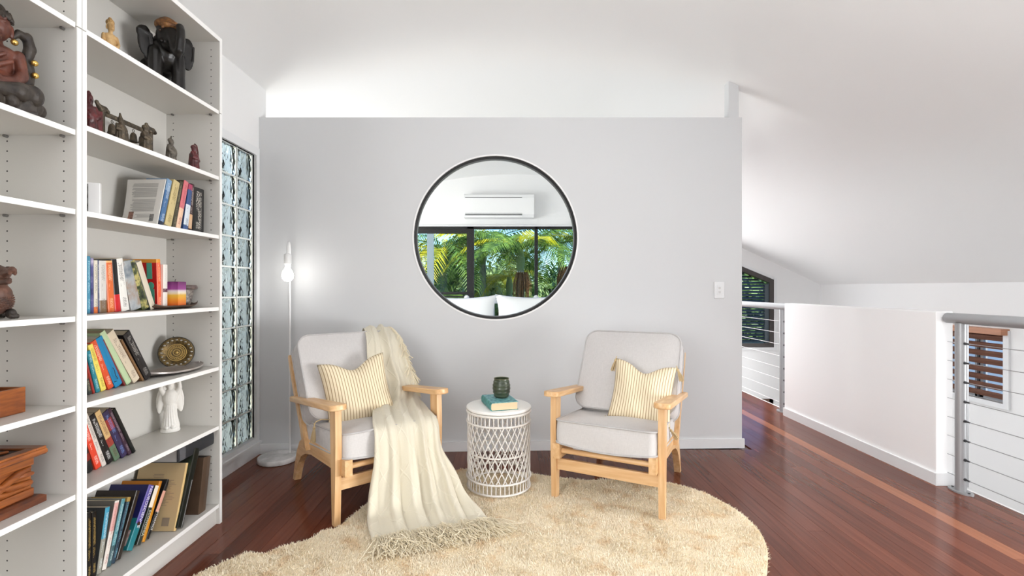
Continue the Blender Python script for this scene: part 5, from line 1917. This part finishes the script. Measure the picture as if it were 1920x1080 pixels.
M_RUG = mat('cream_shag_base', srgb(244, 232, 206), .95, .1, bump=.5, bscale=120)
M_PILE = bpy.data.materials.new('cream_shag_pile')
M_PILE.use_nodes = True
n, l = M_PILE.node_tree.nodes, M_PILE.node_tree.links
b = P(M_PILE)
b.inputs['Roughness'].default_value = .9
b.inputs['Specular IOR Level'].default_value = .1
tcn = n.new('ShaderNodeTexCoord')
n1 = n.new('ShaderNodeTexNoise'); n1.inputs['Scale'].default_value = 11; n1.inputs['Detail'].default_value = 5
l.new(tcn.outputs['Object'], n1.inputs['Vector'])
r1 = n.new('ShaderNodeValToRGB')
r1.color_ramp.elements[0].position, r1.color_ramp.elements[0].color = .30, (*srgb(222, 198, 162), 1)
r1.color_ramp.elements[1].position, r1.color_ramp.elements[1].color = .46, (*srgb(234, 223, 200), 1)
l.new(n1.outputs['Fac'], r1.inputs[0])
l.new(r1.outputs[0], b.inputs['Base Color'])


def inside(x, y, poly):
    c = False
    k_ = len(poly)
    j = k_ - 1
    for i in range(k_):
        xi, yi = poly[i]; xj, yj = poly[j]
        if (yi > y) != (yj > y) and x < (xj - xi) * (y - yi) / (yj - yi) + xi:
            c = not c
        j = i
    return c


# smooth the outline
sm = []
kk = len(outl)
for i in range(kk):
    q = [Vector((*outl[(i + d) % kk], 0)) for d in (-1, 0, 1, 2)]
    for s in range(3):
        v = cat(*q, s / 3)
        sm.append((v.x, v.y))
rug = thing('shag_rug', 'large cream shag rug with a wavy edge under the chairs and side table', 'rug', (0, 2.3, 0))
MB().prism([(x, y - 2.3) for x, y in sm], .001, .012, 'z').build('backing', M_RUG, rug)
rr = np.random.RandomState(2)
NT = 175000
xs = rr.uniform(-1.32, 1.25, NT * 2)
ys = 1.30 + (3.2 - 1.30) * rr.uniform(0, 1, NT * 2)
poly = np.array(sm)
ins = np.zeros(len(xs), bool)
pj = np.roll(poly, 1, axis=0)
for (xi, yi), (xj, yj) in zip(poly, pj):
    cnd = ((yi > ys) != (yj > ys)) & (xs < (xj - xi) * (ys - yi) / (yj - yi + 1e-12) + xi)
    ins ^= cnd
xs, ys = xs[ins], ys[ins]
keep = ys > 1.75
xs, ys = xs[keep], ys[keep]
n_t = len(xs)
# clumped lean direction
ang = 2.5 * np.sin(xs * 7.1 + 1.3 * np.sin(ys * 6)) + 2.2 * np.cos(ys * 8.3 + xs * 3) + rr.normal(0, 1.5, n_t)
ln = rr.uniform(.009, .018, n_t) * (1 + .25 * np.sin(xs * 21 + ys * 13) * np.sin(ys * 17 - xs * 9))
tilt = rr.uniform(.3, 1.25, n_t)
dx, dy, dz = np.cos(ang) * np.sin(tilt), np.sin(ang) * np.sin(tilt), np.cos(tilt)
wx, wy = -np.sin(ang + rr.normal(0, .6, n_t)), np.cos(ang)
w = rr.uniform(.0009, .0018, n_t)
z0 = np.full(n_t, .010)
V = np.zeros((n_t, 5, 3), np.float32)
for i, (f_, ww) in enumerate(((0, 1), (0, -1), (.6, .9), (.6, -.9), (1.05, 0))):
    V[:, i, 0] = xs + dx * ln * f_ + wx * w * ww
    V[:, i, 1] = ys - 2.3 + dy * ln * f_ + wy * w * ww
    V[:, i, 2] = z0 + dz * ln * min(f_, 1) * (1 if f_ < 1 else .92)
base = (np.arange(n_t) * 5)[:, None]
quads = base + np.array([[0, 1, 3, 2]])
tris = base + np.array([[2, 3, 4]])
me = bpy.data.meshes.new('pile')
me.vertices.add(n_t * 5)
me.vertices.foreach_set('co', V.reshape(-1))
loops = np.concatenate([quads.reshape(-1), tris.reshape(-1)]).astype(np.int32)
me.loops.add(len(loops))
me.loops.foreach_set('vertex_index', loops)
starts = np.concatenate([np.arange(n_t) * 4, n_t * 4 + np.arange(n_t) * 3]).astype(np.int32)
me.polygons.add(n_t * 2)
me.polygons.foreach_set('loop_start', starts)
me.update(calc_edges=True)
me.validate()
tag(link('pile', me, M_PILE, rug), kind='stuff')

# ------------------------------------------------------------------ rattan side table with book and cup
M_RATTAN = mat('white_painted_rattan', (.74, .71, .67), .5, .35, bump=.15, bscale=200)
M_TOP = mat('white_table_top', (.82, .81, .78), .5, .3, bump=.1, bscale=160)
TX, TY, TZ = -.050, 2.905, .022
t = thing('side_table', 'round white rattan drum side table between the two armchairs', 'table', (TX, TY, TZ))
R = .182
HT = .462
MB().lathe([(0, HT - .012), (.180, HT - .012), (.190, HT - .006), (.192, HT), (.190, HT + .006), (.184, HT + .010), (0, HT + .010)], 56).build('table_top', M_TOP, t, smooth=True)


def hoop(z, r, rad, name='hoop'):
    return MB().tube([(r * math.cos(a), r * math.sin(a), z) for a in [2 * PI * q / 56 for q in range(56)]], rad, 8, closed=True).build(name, M_RATTAN, t, smooth=True)


for z, r, rad in ((.006, R + .002, .006), (.066, R + .006, .006), (.210, R - .006, .005), (HT - .076, R + .004, .006), (HT - .018, R + .004, .007)):
    hoop(z, r, rad)
me_v = {}
NS = 30
rod_a = MB().tube([(R * math.cos(.02 * 0), 0, .006), (R, 0, .066)], .0032, 6).mesh('stake')
rod_a.materials.append(M_RATTAN)
for q in range(46):
    o = link('stake', rod_a, None, t); o.rotation_euler = (0, 0, 2 * PI * q / 46)
rod_b = MB().tube([(R, 0, HT - .076), (R, 0, HT - .014)], .0032, 6).mesh('stake')
rod_b.materials.append(M_RATTAN)
for q in range(46):
    o = link('stake', rod_b, None, t); o.rotation_euler = (0, 0, 2 * PI * (q + .5) / 46)
dtw = 2.15 * (2 * PI / NS)
for s in (-1, 1):
    rr_ = R - .001 + s * .0024
    pts = [(rr_ * math.cos(s * dtw * (i / 12 - .5) * 2), rr_ * math.sin(s * dtw * (i / 12 - .5) * 2), .060 + (HT - .134) * i / 12) for i in range(13)]
    rod = MB().tube(pts, .0034, 6).mesh('woven_rod')
    rod.materials.append(M_RATTAN); rod.shade_smooth()
    for q in range(NS):
        o = link('woven_rod', rod, None, t); o.rotation_euler = (0, 0, 2 * PI * (q + .25 * s) / NS)

TT = TZ + HT + .0105
M_TEAL = mat('teal_cloth_cover', srgb(84, 156, 150), .5, .4, color2=srgb(44, 104, 104), vscale=55, bump=.15, bscale=160, detail=3)
M_TEALTOP = mat('pale_teal_cover', srgb(140, 198, 198), .45, .4, color2=srgb(54, 120, 130), vscale=42, detail=3)
bk = thing('hardback_book', 'thick teal hardback lying on the side table under the cup', 'book', (TX + .008, TY - .03, TT), (0, 0, math.radians(16)))
bw_, bd_, bh_ = .155, .225, .046                        # width, length away from the camera, height
MB().box(-bw_ / 2, bw_ / 2, -bd_ / 2, bd_ / 2, 0, .003, bev=.001).build('back_cover', M_TEAL, bk)
MB().box(-bw_ / 2, bw_ / 2, -bd_ / 2, bd_ / 2, bh_ - .003, bh_, bev=.001).build('front_cover', M_TEALTOP, bk)
sp2 = [(-bw_ / 2 - .010 * math.cos(a), bh_ / 2 + bh_ / 2 * math.sin(a)) for a in [-PI / 2 + PI * i / 12 for i in range(13)]]
sp3 = [(-bw_ / 2 + .004 - .010 * math.cos(a), bh_ / 2 + (bh_ / 2 - .003) * math.sin(a)) for a in [PI / 2 - PI * i / 12 for i in range(13)]]
MB().prism([(x, z) for x, z in sp2 + sp3], -bd_ / 2, bd_ / 2, 'y').build('spine', M_TEAL, bk, smooth=True)
MB().box(-bw_ / 2 - .003, bw_ / 2 - .005, -bd_ / 2 + .003, bd_ / 2 - .003, .0032, bh_ - .0032).build('pages', mat('aged_pages', srgb(222, 200, 164), .85, .1, bump=.3, bscale=100, stretch=(1, 1, 14)), bk)
cp = thing('ribbed_cup', 'dark green ribbed ceramic cup on the teal book', 'cup', (TX + .016, TY - .012, TT + bh_ + .0005))
M_CUP = mat('dark_green_glaze', (.060, .078, .042), .35, .5, color2=(.030, .042, .026), vscale=30, bump=.1, bscale=60, coat=.2)
prof_ = [(0, 0), (.033, 0), (.0345, .003)]
for i in range(25):
    u = i / 24
    rr_ = .0355 + .0165 * math.sin(PI * (.10 + .80 * u)) ** .9 + .0013 * math.sin(u * 5 * 2 * PI)
    prof_.append((rr_, .006 + .104 * u))
prof_ += [(.0450, .1125), (.0425, .110), (.0455, .06), (.036, .012), (0, .010)]
MB().lathe(prof_, 40).build('body', M_CUP, cp, smooth=True)
MB().tube([(.0443 * math.cos(a), .0443 * math.sin(a), .1122) for a in [2 * PI * q / 40 for q in range(40)]], .0013, 6, closed=True).build('rim', mat('ochre_glaze_rim', (.17, .15, .07), .35), cp, smooth=True)

# ------------------------------------------------------------------ floor lamp
LXp, LYp = -1.575, 3.365
t = thing('floor_lamp', 'slim white arc-topped floor lamp with a bare lit bulb and marble base', 'lamp', (LXp, LYp, 0))
M_LAMP = mat('white_lamp_enamel', (.74, .74, .74), .35, .5)
M_MARBLE = mat('white_veined_marble', (.82, .81, .80), .25, .5, color2=(.46, .455, .45), vscale=13, detail=9)
MB().lathe([(0, .0005), (.118, .0005), (.125, .004), (.127, .012), (.127, .030), (.123, .036), (0, .037)], 48).build('base', M_MARBLE, t, smooth=True)
px_, py_ = .058, .06
pole = [(px_, py_, .036), (px_, py_, 1.36)]
ar = .062
dirx, diry = .30, -.95
arc = [(px_ + dirx * ar * (1 - math.cos(a)), py_ + diry * ar * (1 - math.cos(a)), 1.415 + ar * 1.35 * math.sin(a)) for a in [PI * q / 16 for q in range(17)]]
pole_pts = [(px_, py_, .036), (px_, py_, .5), (px_, py_, 1.0)] + arc
MB().tube(pole_pts, .0068, 12).build('pole', M_LAMP, t, smooth=True)
hx_, hy_ = arc[-1][0], arc[-1][1]
MB().lathe([(.0, 1.420), (.010, 1.418), (.0225, 1.412), (.0235, 1.405), (.0235, 1.350), (.021, 1.346), (0, 1.346)], 24, (hx_, hy_, 0)).build('socket', M_LAMP, t, smooth=True)
bulb = MB().lathe([(0, 1.348), (.013, 1.346), (.013, 1.328), (.020, 1.314), (.031, 1.296), (.0375, 1.272), (.034, 1.250), (.022, 1.235), (0, 1.228)], 24, (hx_, hy_, 0)).build('bulb', mat('lit_bulb_glass', (1, 1, 1), .3, emis=((1, .97, .92), 20)), t, smooth=True)
MB().lathe([(0, 0), (.024, 0), (.027, .006), (.024, .016), (.010, .022), (0, .022)], 24, (.112, .115, 0.0005)).build('foot_switch', M_LAMP, t, smooth=True)
MB().tube([(px_, py_ + .03, .006), (.09, .10, .006), (.112, .115, .006)], .0035, 8).build('cable', M_LAMP, t, smooth=True)

# ------------------------------------------------------------------ wall switch
su = wall_u(1348)
sc = W(su, -.0002, EYE - (544 - CY) * W(su, 0, 0).y / F)
sw = thing('light_switch', 'white two-button light switch on the grey partition wall', 'switch', sc, (0, 0, math.atan2(wdir.y, wdir.x)))
MB().box(-.038, .038, -.010, 0, -.060, .060, bev=.003).build('plate', M_TRIM, sw)
MB().box(-.020, .020, -.0125, -.0095, -.034, .034, bev=.0008).build('insert', M_TRIM, sw)
for z in (-.014, .016):
    MB().box(-.008, .008, -.0165, -.012, z - .008, z + .008, bev=.002).build('button', mat('switch_button', (.62, .62, .62), .4), sw)

# ------------------------------------------------------------------ bedroom behind the round window
AYW = YB - .005
ax0, ax1 = (872 - CX) * AYW / F, (1000 - CX) * AYW / F
az0, az1 = EYE - (411 - CY) * AYW / F, EYE - (368 - CY) * AYW / F
ac = thing('air_conditioner', 'white split air conditioner on the bedroom wall above the window', 'air conditioner', ((ax0 + ax1) / 2, YB, az0))
wv, hv = (ax1 - ax0) / 2, az1 - az0
M_AC = mat('white_plastic', (.82, .82, .82), .4, .4)
MB().prism([(-.001, .0), (-.18, .0), (-.215, .045), (-.215, hv - .06), (-.20, hv - .015), (-.17, hv), (-.001, hv)], -wv, wv, 'x').build('body', M_AC, ac)
MB().box(-wv + .02, wv - .18, -.219, -.213, .030, .062).build('outlet_slot', mat('grey_vent_slot', (.10, .10, .10), .5), ac)
MB().prism([(-.216, .058), (-.222, .054), (-.205, .004), (-.198, .004)], -wv + .02, wv - .18, 'x').build('louvre_flap', M_AC, ac)
MB().box(-wv + .02, wv - .18, -.2175, -.214, hv - .062, hv - .055).build('panel_seam', mat('grey_vent_slot', (.10, .10, .10), .5), ac)

bed = thing('bed', 'white bed with a railed head and knobbed posts by the bedroom window', 'bed', (.0, 6.9, -.01))
M_BEDW = mat('white_bed_paint', (.82, .82, .82), .45, .4)
YH = .42
for px in (875, 1005):
    x = (px - CX) * (6.9 + YH) / F
    MB().box(x - .030, x + .030, YH - .03, YH + .03, 0, 1.015).build('post', M_BEDW, bed)
    MB().lathe([(.018, 1.015), (.020, 1.02), (.036, 1.035), (.040, 1.052), (.034, 1.072), (.016, 1.086), (0, 1.088)], 18, (x, YH, 0)).build('knob', M_BEDW, bed, smooth=True)
MB().box(-1.05, .85, YH - .018, YH + .018, .965, 1.03).build('head_rail', M_BEDW, bed)
MB().box(-1.05, .85, YH - .018, YH + .018, .44, .50).build('head_rail', M_BEDW, bed)
for i in range(19):
    x = -1.0 + i * .1
    MB().box(x - .012, x + .012, YH - .009, YH + .009, .5, .965).build('spindle', M_BEDW, bed)
MB().box(-1.0, .80, -1.6, YH - .03, .0, .30).build('bed_base', M_BEDW, bed)
MB().box(-1.0, .80, -1.6, YH - .03, .30, .56, bev=.05).build('mattress', mat('white_bed_linen', (.80, .81, .82), .85, .1, bump=.15, bscale=14), bed)


def bed_pillow(label, c, wdt, hgt, tilt, rz, seed):
    N = 18
    rg = random.Random(seed)
    T = Matrix.Translation(c) @ Matrix.Rotation(rz, 4, 'Z') @ Matrix.Rotation(tilt, 4, 'X')
    rows = []
    for side in (1, -1):
        rr = []
        for j in range(N + 1):
            row = []
            for i in range(N + 1):
                u, v = 2 * i / N - 1, 2 * j / N - 1
                x = wdt / 2 * u * (1 - .10 * (1 - v * v))
                z = hgt / 2 * v * (1 - .17 * (1 - u * u))
                d = ((1 - u ** 4) * (1 - v ** 4)) ** .6
                row.append(T @ Vector((x, -side * (.095 * d + .004 * math.sin(5 * u + 4 * v + seed) * d), z)))
            rr.append(row)
        rows.append(rr)
    o = MB().grid(rows[0]).grid(rows[1]).build('bed_pillow', mat('white_pillow_linen', (.80, .81, .82), .85, .1), smooth=True, angle=80, weld=True)
    return tag(o, label, 'pillow', 'white pillows on the bed')


PY = 6.95
bed_pillow('white pillow propped on the bed, left of the dark gap', ((861 - CX) * PY / F, PY + .03, .80), 1.07, .60, -.28, 0, 1)
bed_pillow('white pillow propped on the bed, right of the dark gap', ((999.5 - CX) * PY / F, PY, .80), 1.08, .62, -.28, 0, 2)

# ------------------------------------------------------------------ outside: garden with palms
ground = structure(MB().box(-60, 60, 7.9, 90, -3.2, -3.0).box(5.2, 60, -30, 7.9, -3.2, -3.0).box(-60, -2.2, -30, 7.9, -3.2, -3.0).build('ground', mat('garden_ground', (.10, .13, .05), .9, .1, var=.4, vscale=3)))
structure(MB().box(-1.47, -1.36, 9.0, 9.11, -3.0, 3.2).build('pillar_veranda', mat('grey_green_post', (.22, .26, .27), .6)))


def leaf_mat(name, c1, c2, trans=.35, sc=6):
    m = bpy.data.materials.new(name)
    m.use_nodes = True
    n, l = m.node_tree.nodes, m.node_tree.links
    n.clear()
    o = n.new('ShaderNodeOutputMaterial')
    tc = n.new('ShaderNodeNewGeometry')
    nz = n.new('ShaderNodeTexNoise')
    nz.inputs['Scale'].default_value = sc
    l.new(tc.outputs['Position'], nz.inputs['Vector'])
    r = n.new('ShaderNodeValToRGB')
    r.color_ramp.elements[0].position, r.color_ramp.elements[1].position = .35, .65
    r.color_ramp.elements[0].color, r.color_ramp.elements[1].color = (*c1, 1), (*c2, 1)
    l.new(nz.outputs['Fac'], r.inputs[0])
    d = n.new('ShaderNodeBsdfPrincipled')
    d.inputs['Roughness'].default_value = .45
    t = n.new('ShaderNodeBsdfTranslucent')
    mx = n.new('ShaderNodeMixShader')
    mx.inputs[0].default_value = trans
    l.new(r.outputs[0], d.inputs['Base Color']); l.new(r.outputs[0], t.inputs['Color'])
    l.new(d.outputs[0], mx.inputs[1]); l.new(t.outputs[0], mx.inputs[2]); l.new(mx.outputs[0], o.inputs['Surface'])
    return m


M_PALM = leaf_mat('palm_green', (.035, .095, .016), (.19, .32, .04))
M_PALMY = leaf_mat('sunny_yellow_palm', (.35, .38, .02), (.72, .62, .02), .45)
M_BUSH = leaf_mat('garden_foliage', (.03, .075, .018), (.19, .30, .06), .3, 3)
M_BUSHL = leaf_mat('pale_garden_foliage', (.10, .17, .05), (.38, .50, .18), .35, 3)
M_TRUNK = mat('grey_green_palm_trunk', (.22, .25, .18), .7, .2, var=.3, vscale=6)
M_SEED = mat('dry_palm_seed_bunch', (.24, .12, .055), .8, .1, var=.4, vscale=30)


def frond_mesh(name, L, droop, m, seed, nl=34):
    rg = random.Random(seed)
    b = MB()
    pts = []
    for i in range(13):
        u = i / 12
        pts.append(Vector((L * (u - .12 * u ** 3), 0, L * (.42 * u - droop * u * u))))
    b.tube(pts, [.020 * (1 - .85 * i / 12) for i in range(13)], 5)
    for i in range(nl):
        u = .10 + .88 * i / (nl - 1)
        q = min(11, int(u * 12)); f_ = u * 12 - q
        p = pts[q].lerp(pts[q + 1], f_)
        d = (pts[q + 1] - pts[q]).normalized()
        ll = L * .30 * math.sin(PI * (.12 + .82 * u)) ** .7 * rg.uniform(.85, 1.1)
        for s in (-1, 1):
            o = (Vector((0, s, 0)) * .80 + d * .55 + Vector((0, 0, .18))).normalized()
            w = d * .020 * L / 2
            mid = p + o * ll * .55
            tip = p + o * ll + Vector((0, 0, -ll * .42))
            b.add([p - w * .5, p + w * .5, mid + w, mid - w, tip], [(0, 1, 2, 3), (3, 2, 4)])
    me = b.mesh(name)
    me.materials.append(m)
    return me


FR = {}
for key, mm in (('g', M_PALM), ('y', M_PALMY)):
    FR[key] = [frond_mesh('frond', 2.0, dr, mm, 5 + i) for i, dr in enumerate((.35, .60, .85, 1.05))]


def palm(label, px, Y, zc, hue, seed, nf=13, s=1.0, bunch=None):
    rg = random.Random(seed)
    x = (px - CX) * Y / F
    t = thing('palm_tree', label, 'palm', (x, Y, -3.0), group='palms in the garden')
    h = zc + 3.0
    MB().tube([(.05, 0, 0), (.02, .02, h * .5), (0, 0, h - .55)], [.13, .10, .085], 12).build('trunk', M_TRUNK, t, smooth=True)
    MB().tube([(0, 0, h - .60), (0, 0, h - .30), (0, 0, h)], [.075, .10, .05], 12).build('crownshaft', mat('green_crownshaft', (.16, .24, .08), .5), t, smooth=True)
    for i in range(nf):
        k_ = rg.choice((0, 1, 1, 2, 2, 3))
        me = FR[hue][k_] if rg.random() < .82 else FR['y' if hue == 'g' else 'g'][k_]
        o = link('frond', me, None, t)
        o.location = (0, 0, h - .05)
        o.rotation_euler = (rg.uniform(-.3, .3), rg.uniform(-.35, .35), 2 * PI * i / nf + rg.uniform(-.2, .2))
        o.scale = (s * rg.uniform(.85, 1.12),) * 3
    if bunch:
        b = MB()
        for q in range(120):
            a, rad = rg.uniform(0, 2 * PI), rg.uniform(.02, .24)
            p0 = Vector((bunch, -.14, h - .62))
            b.tube([p0, p0 + Vector((rad * .6 * math.cos(a), rad * .6 * math.sin(a), .02)), p0 + Vector((rad * math.cos(a), rad * math.sin(a), -.25)), p0 + Vector((rad * math.cos(a) * .95, rad * math.sin(a) * .95, -.30 - rg.uniform(0, .42)))], [.004, .0055, .007, .005], 4)
        tag(b.build('seed_bunch', M_SEED, t), kind='stuff')
    return t


palm('palm with a crown of sunlit fronds behind the sliding sash of the bedroom window', 832, 12.2, 2.1, 'g', 1, 12)
palm('low palm with long pale fronds at the lower left of the bedroom window view', 822, 10.8, .75, 'g', 12, 10, .72)
palm('dark palm with a slim trunk right of the thick black mullion', 905, 13.0, 2.35, 'g', 3, 13, .9)
palm('tall palm with brown hanging seed bunches in the middle of the window view', 976, 11.6, 2.15, 'g', 7, 13, .9, bunch=.03)
palm('yellow-leaved palm behind the palm with seed bunches', 955, 13.6, 1.55, 'y', 9, 12, .62)
palm('palm with thin dark fronds seen through the window pane beyond the slim mullion', 1052, 12.0, 2.3, 'g', 15, 13, .9, bunch=.12)
palm('small bright palm low behind the bedroom window rail', 1022, 11.0, .55, 'y', 21, 9, .45)


def tree(label, x, Y, z0, z1, rad, m, seed, n_leaf=7000, size=.125, name='leafy_tree'):
    rg = np.random.RandomState(seed)
    t = thing(name, label, 'tree', (x, Y, -3.0), group='leafy trees in the garden')
    MB().tube([(0, 0, 0), (.05, .02, (z0 + 3) * .6), (0, 0, z0 + 3.6)], [.14, .10, .06], 8).build('trunk', mat('tree_bark', (.11, .085, .06), .8, .1), t)
    k_ = 9
    cen = np.stack([rg.uniform(-.6, .6, k_) * rad, rg.uniform(-.5, .5, k_) * rad, rg.uniform(z0, z1, k_) + 3.0], 1)
    pick = rg.randint(0, k_, n_leaf)
    d = rg.normal(0, 1, (n_leaf, 3)); d /= np.linalg.norm(d, axis=1)[:, None]
    p = cen[pick] + d * (rad * .55 * rg.uniform(.4, 1, (n_leaf, 1)))
    a = rg.normal(0, 1, (n_leaf, 3)); a /= np.linalg.norm(a, axis=1)[:, None]
    bb_ = np.cross(a, d); bb_ /= np.linalg.norm(bb_, axis=1)[:, None] + 1e-9
    s = size * rg.uniform(.6, 1.2, (n_leaf, 1))
    V = np.stack([p - a * s, p + bb_ * s * .45, p + a * s, p - bb_ * s * .45], 1).reshape(-1, 3)
    me = bpy.data.meshes.new('crown')
    me.from_pydata(V.tolist(), [], (np.arange(n_leaf)[:, None] * 4 + np.arange(4)).tolist())
    tag(link('crown', me, m, t), kind='stuff')
    return t


for i, (px, Y, z0, z1, rad, m, lab) in enumerate([
    (800, 16.0, -1.0, 2.2, 1.7, M_BUSH, 'dark bushy tree filling the left of the bedroom window view'),
    (858, 14.5, -1.4, 1.0, 1.3, M_BUSHL, 'pale leafy tree behind the low palm'),
    (900, 15.5, -1.4, 1.3, 1.4, M_BUSHL, 'pale bushy tree behind the dark slim-trunked palm'),
    (945, 17.0, -1.0, 2.0, 1.8, M_BUSH, 'dark green tree behind the yellow-leaved palm'),
    (1000, 15.0, -1.4, 1.1, 1.4, M_BUSHL, 'pale green tree behind the hanging seed bunches'),
    (1052, 16.0, -1.0, 1.8, 1.7, M_BUSH, 'dark leafy tree at the right edge of the bedroom window view'),
    (1085, 13.5, -1.2, 1.2, 1.3, M_BUSHL, 'pale leafy tree behind the palm beyond the slim mullion')]):
    tree(lab, (px - CX) * Y / F, Y, z0, z1, rad, m, 30 + i)
tree('green tree behind the raked louvre window', 5.6, 12.0, -2.0, 1.6, 1.8, M_BUSH, 51)
structure(MB().box(8.0, 8.2, 1.0, 16.0, -3.0, .45).build('wall_backdrop', mat('pale_backdrop_paint', (.72, .74, .76), .85, .1)))  # added backdrop that gives the shutter gaps a pale sky brightness
structure(MB().box(-3.9, -3.7, -1.0, 9.5, -3.0, 4.2).build('wall_reflector', mat('warm_reflector_render', (.88, .82, .68), .85, .1)))  # unseen reflector wall added to brighten the glass blocks, warmed against blue skylight
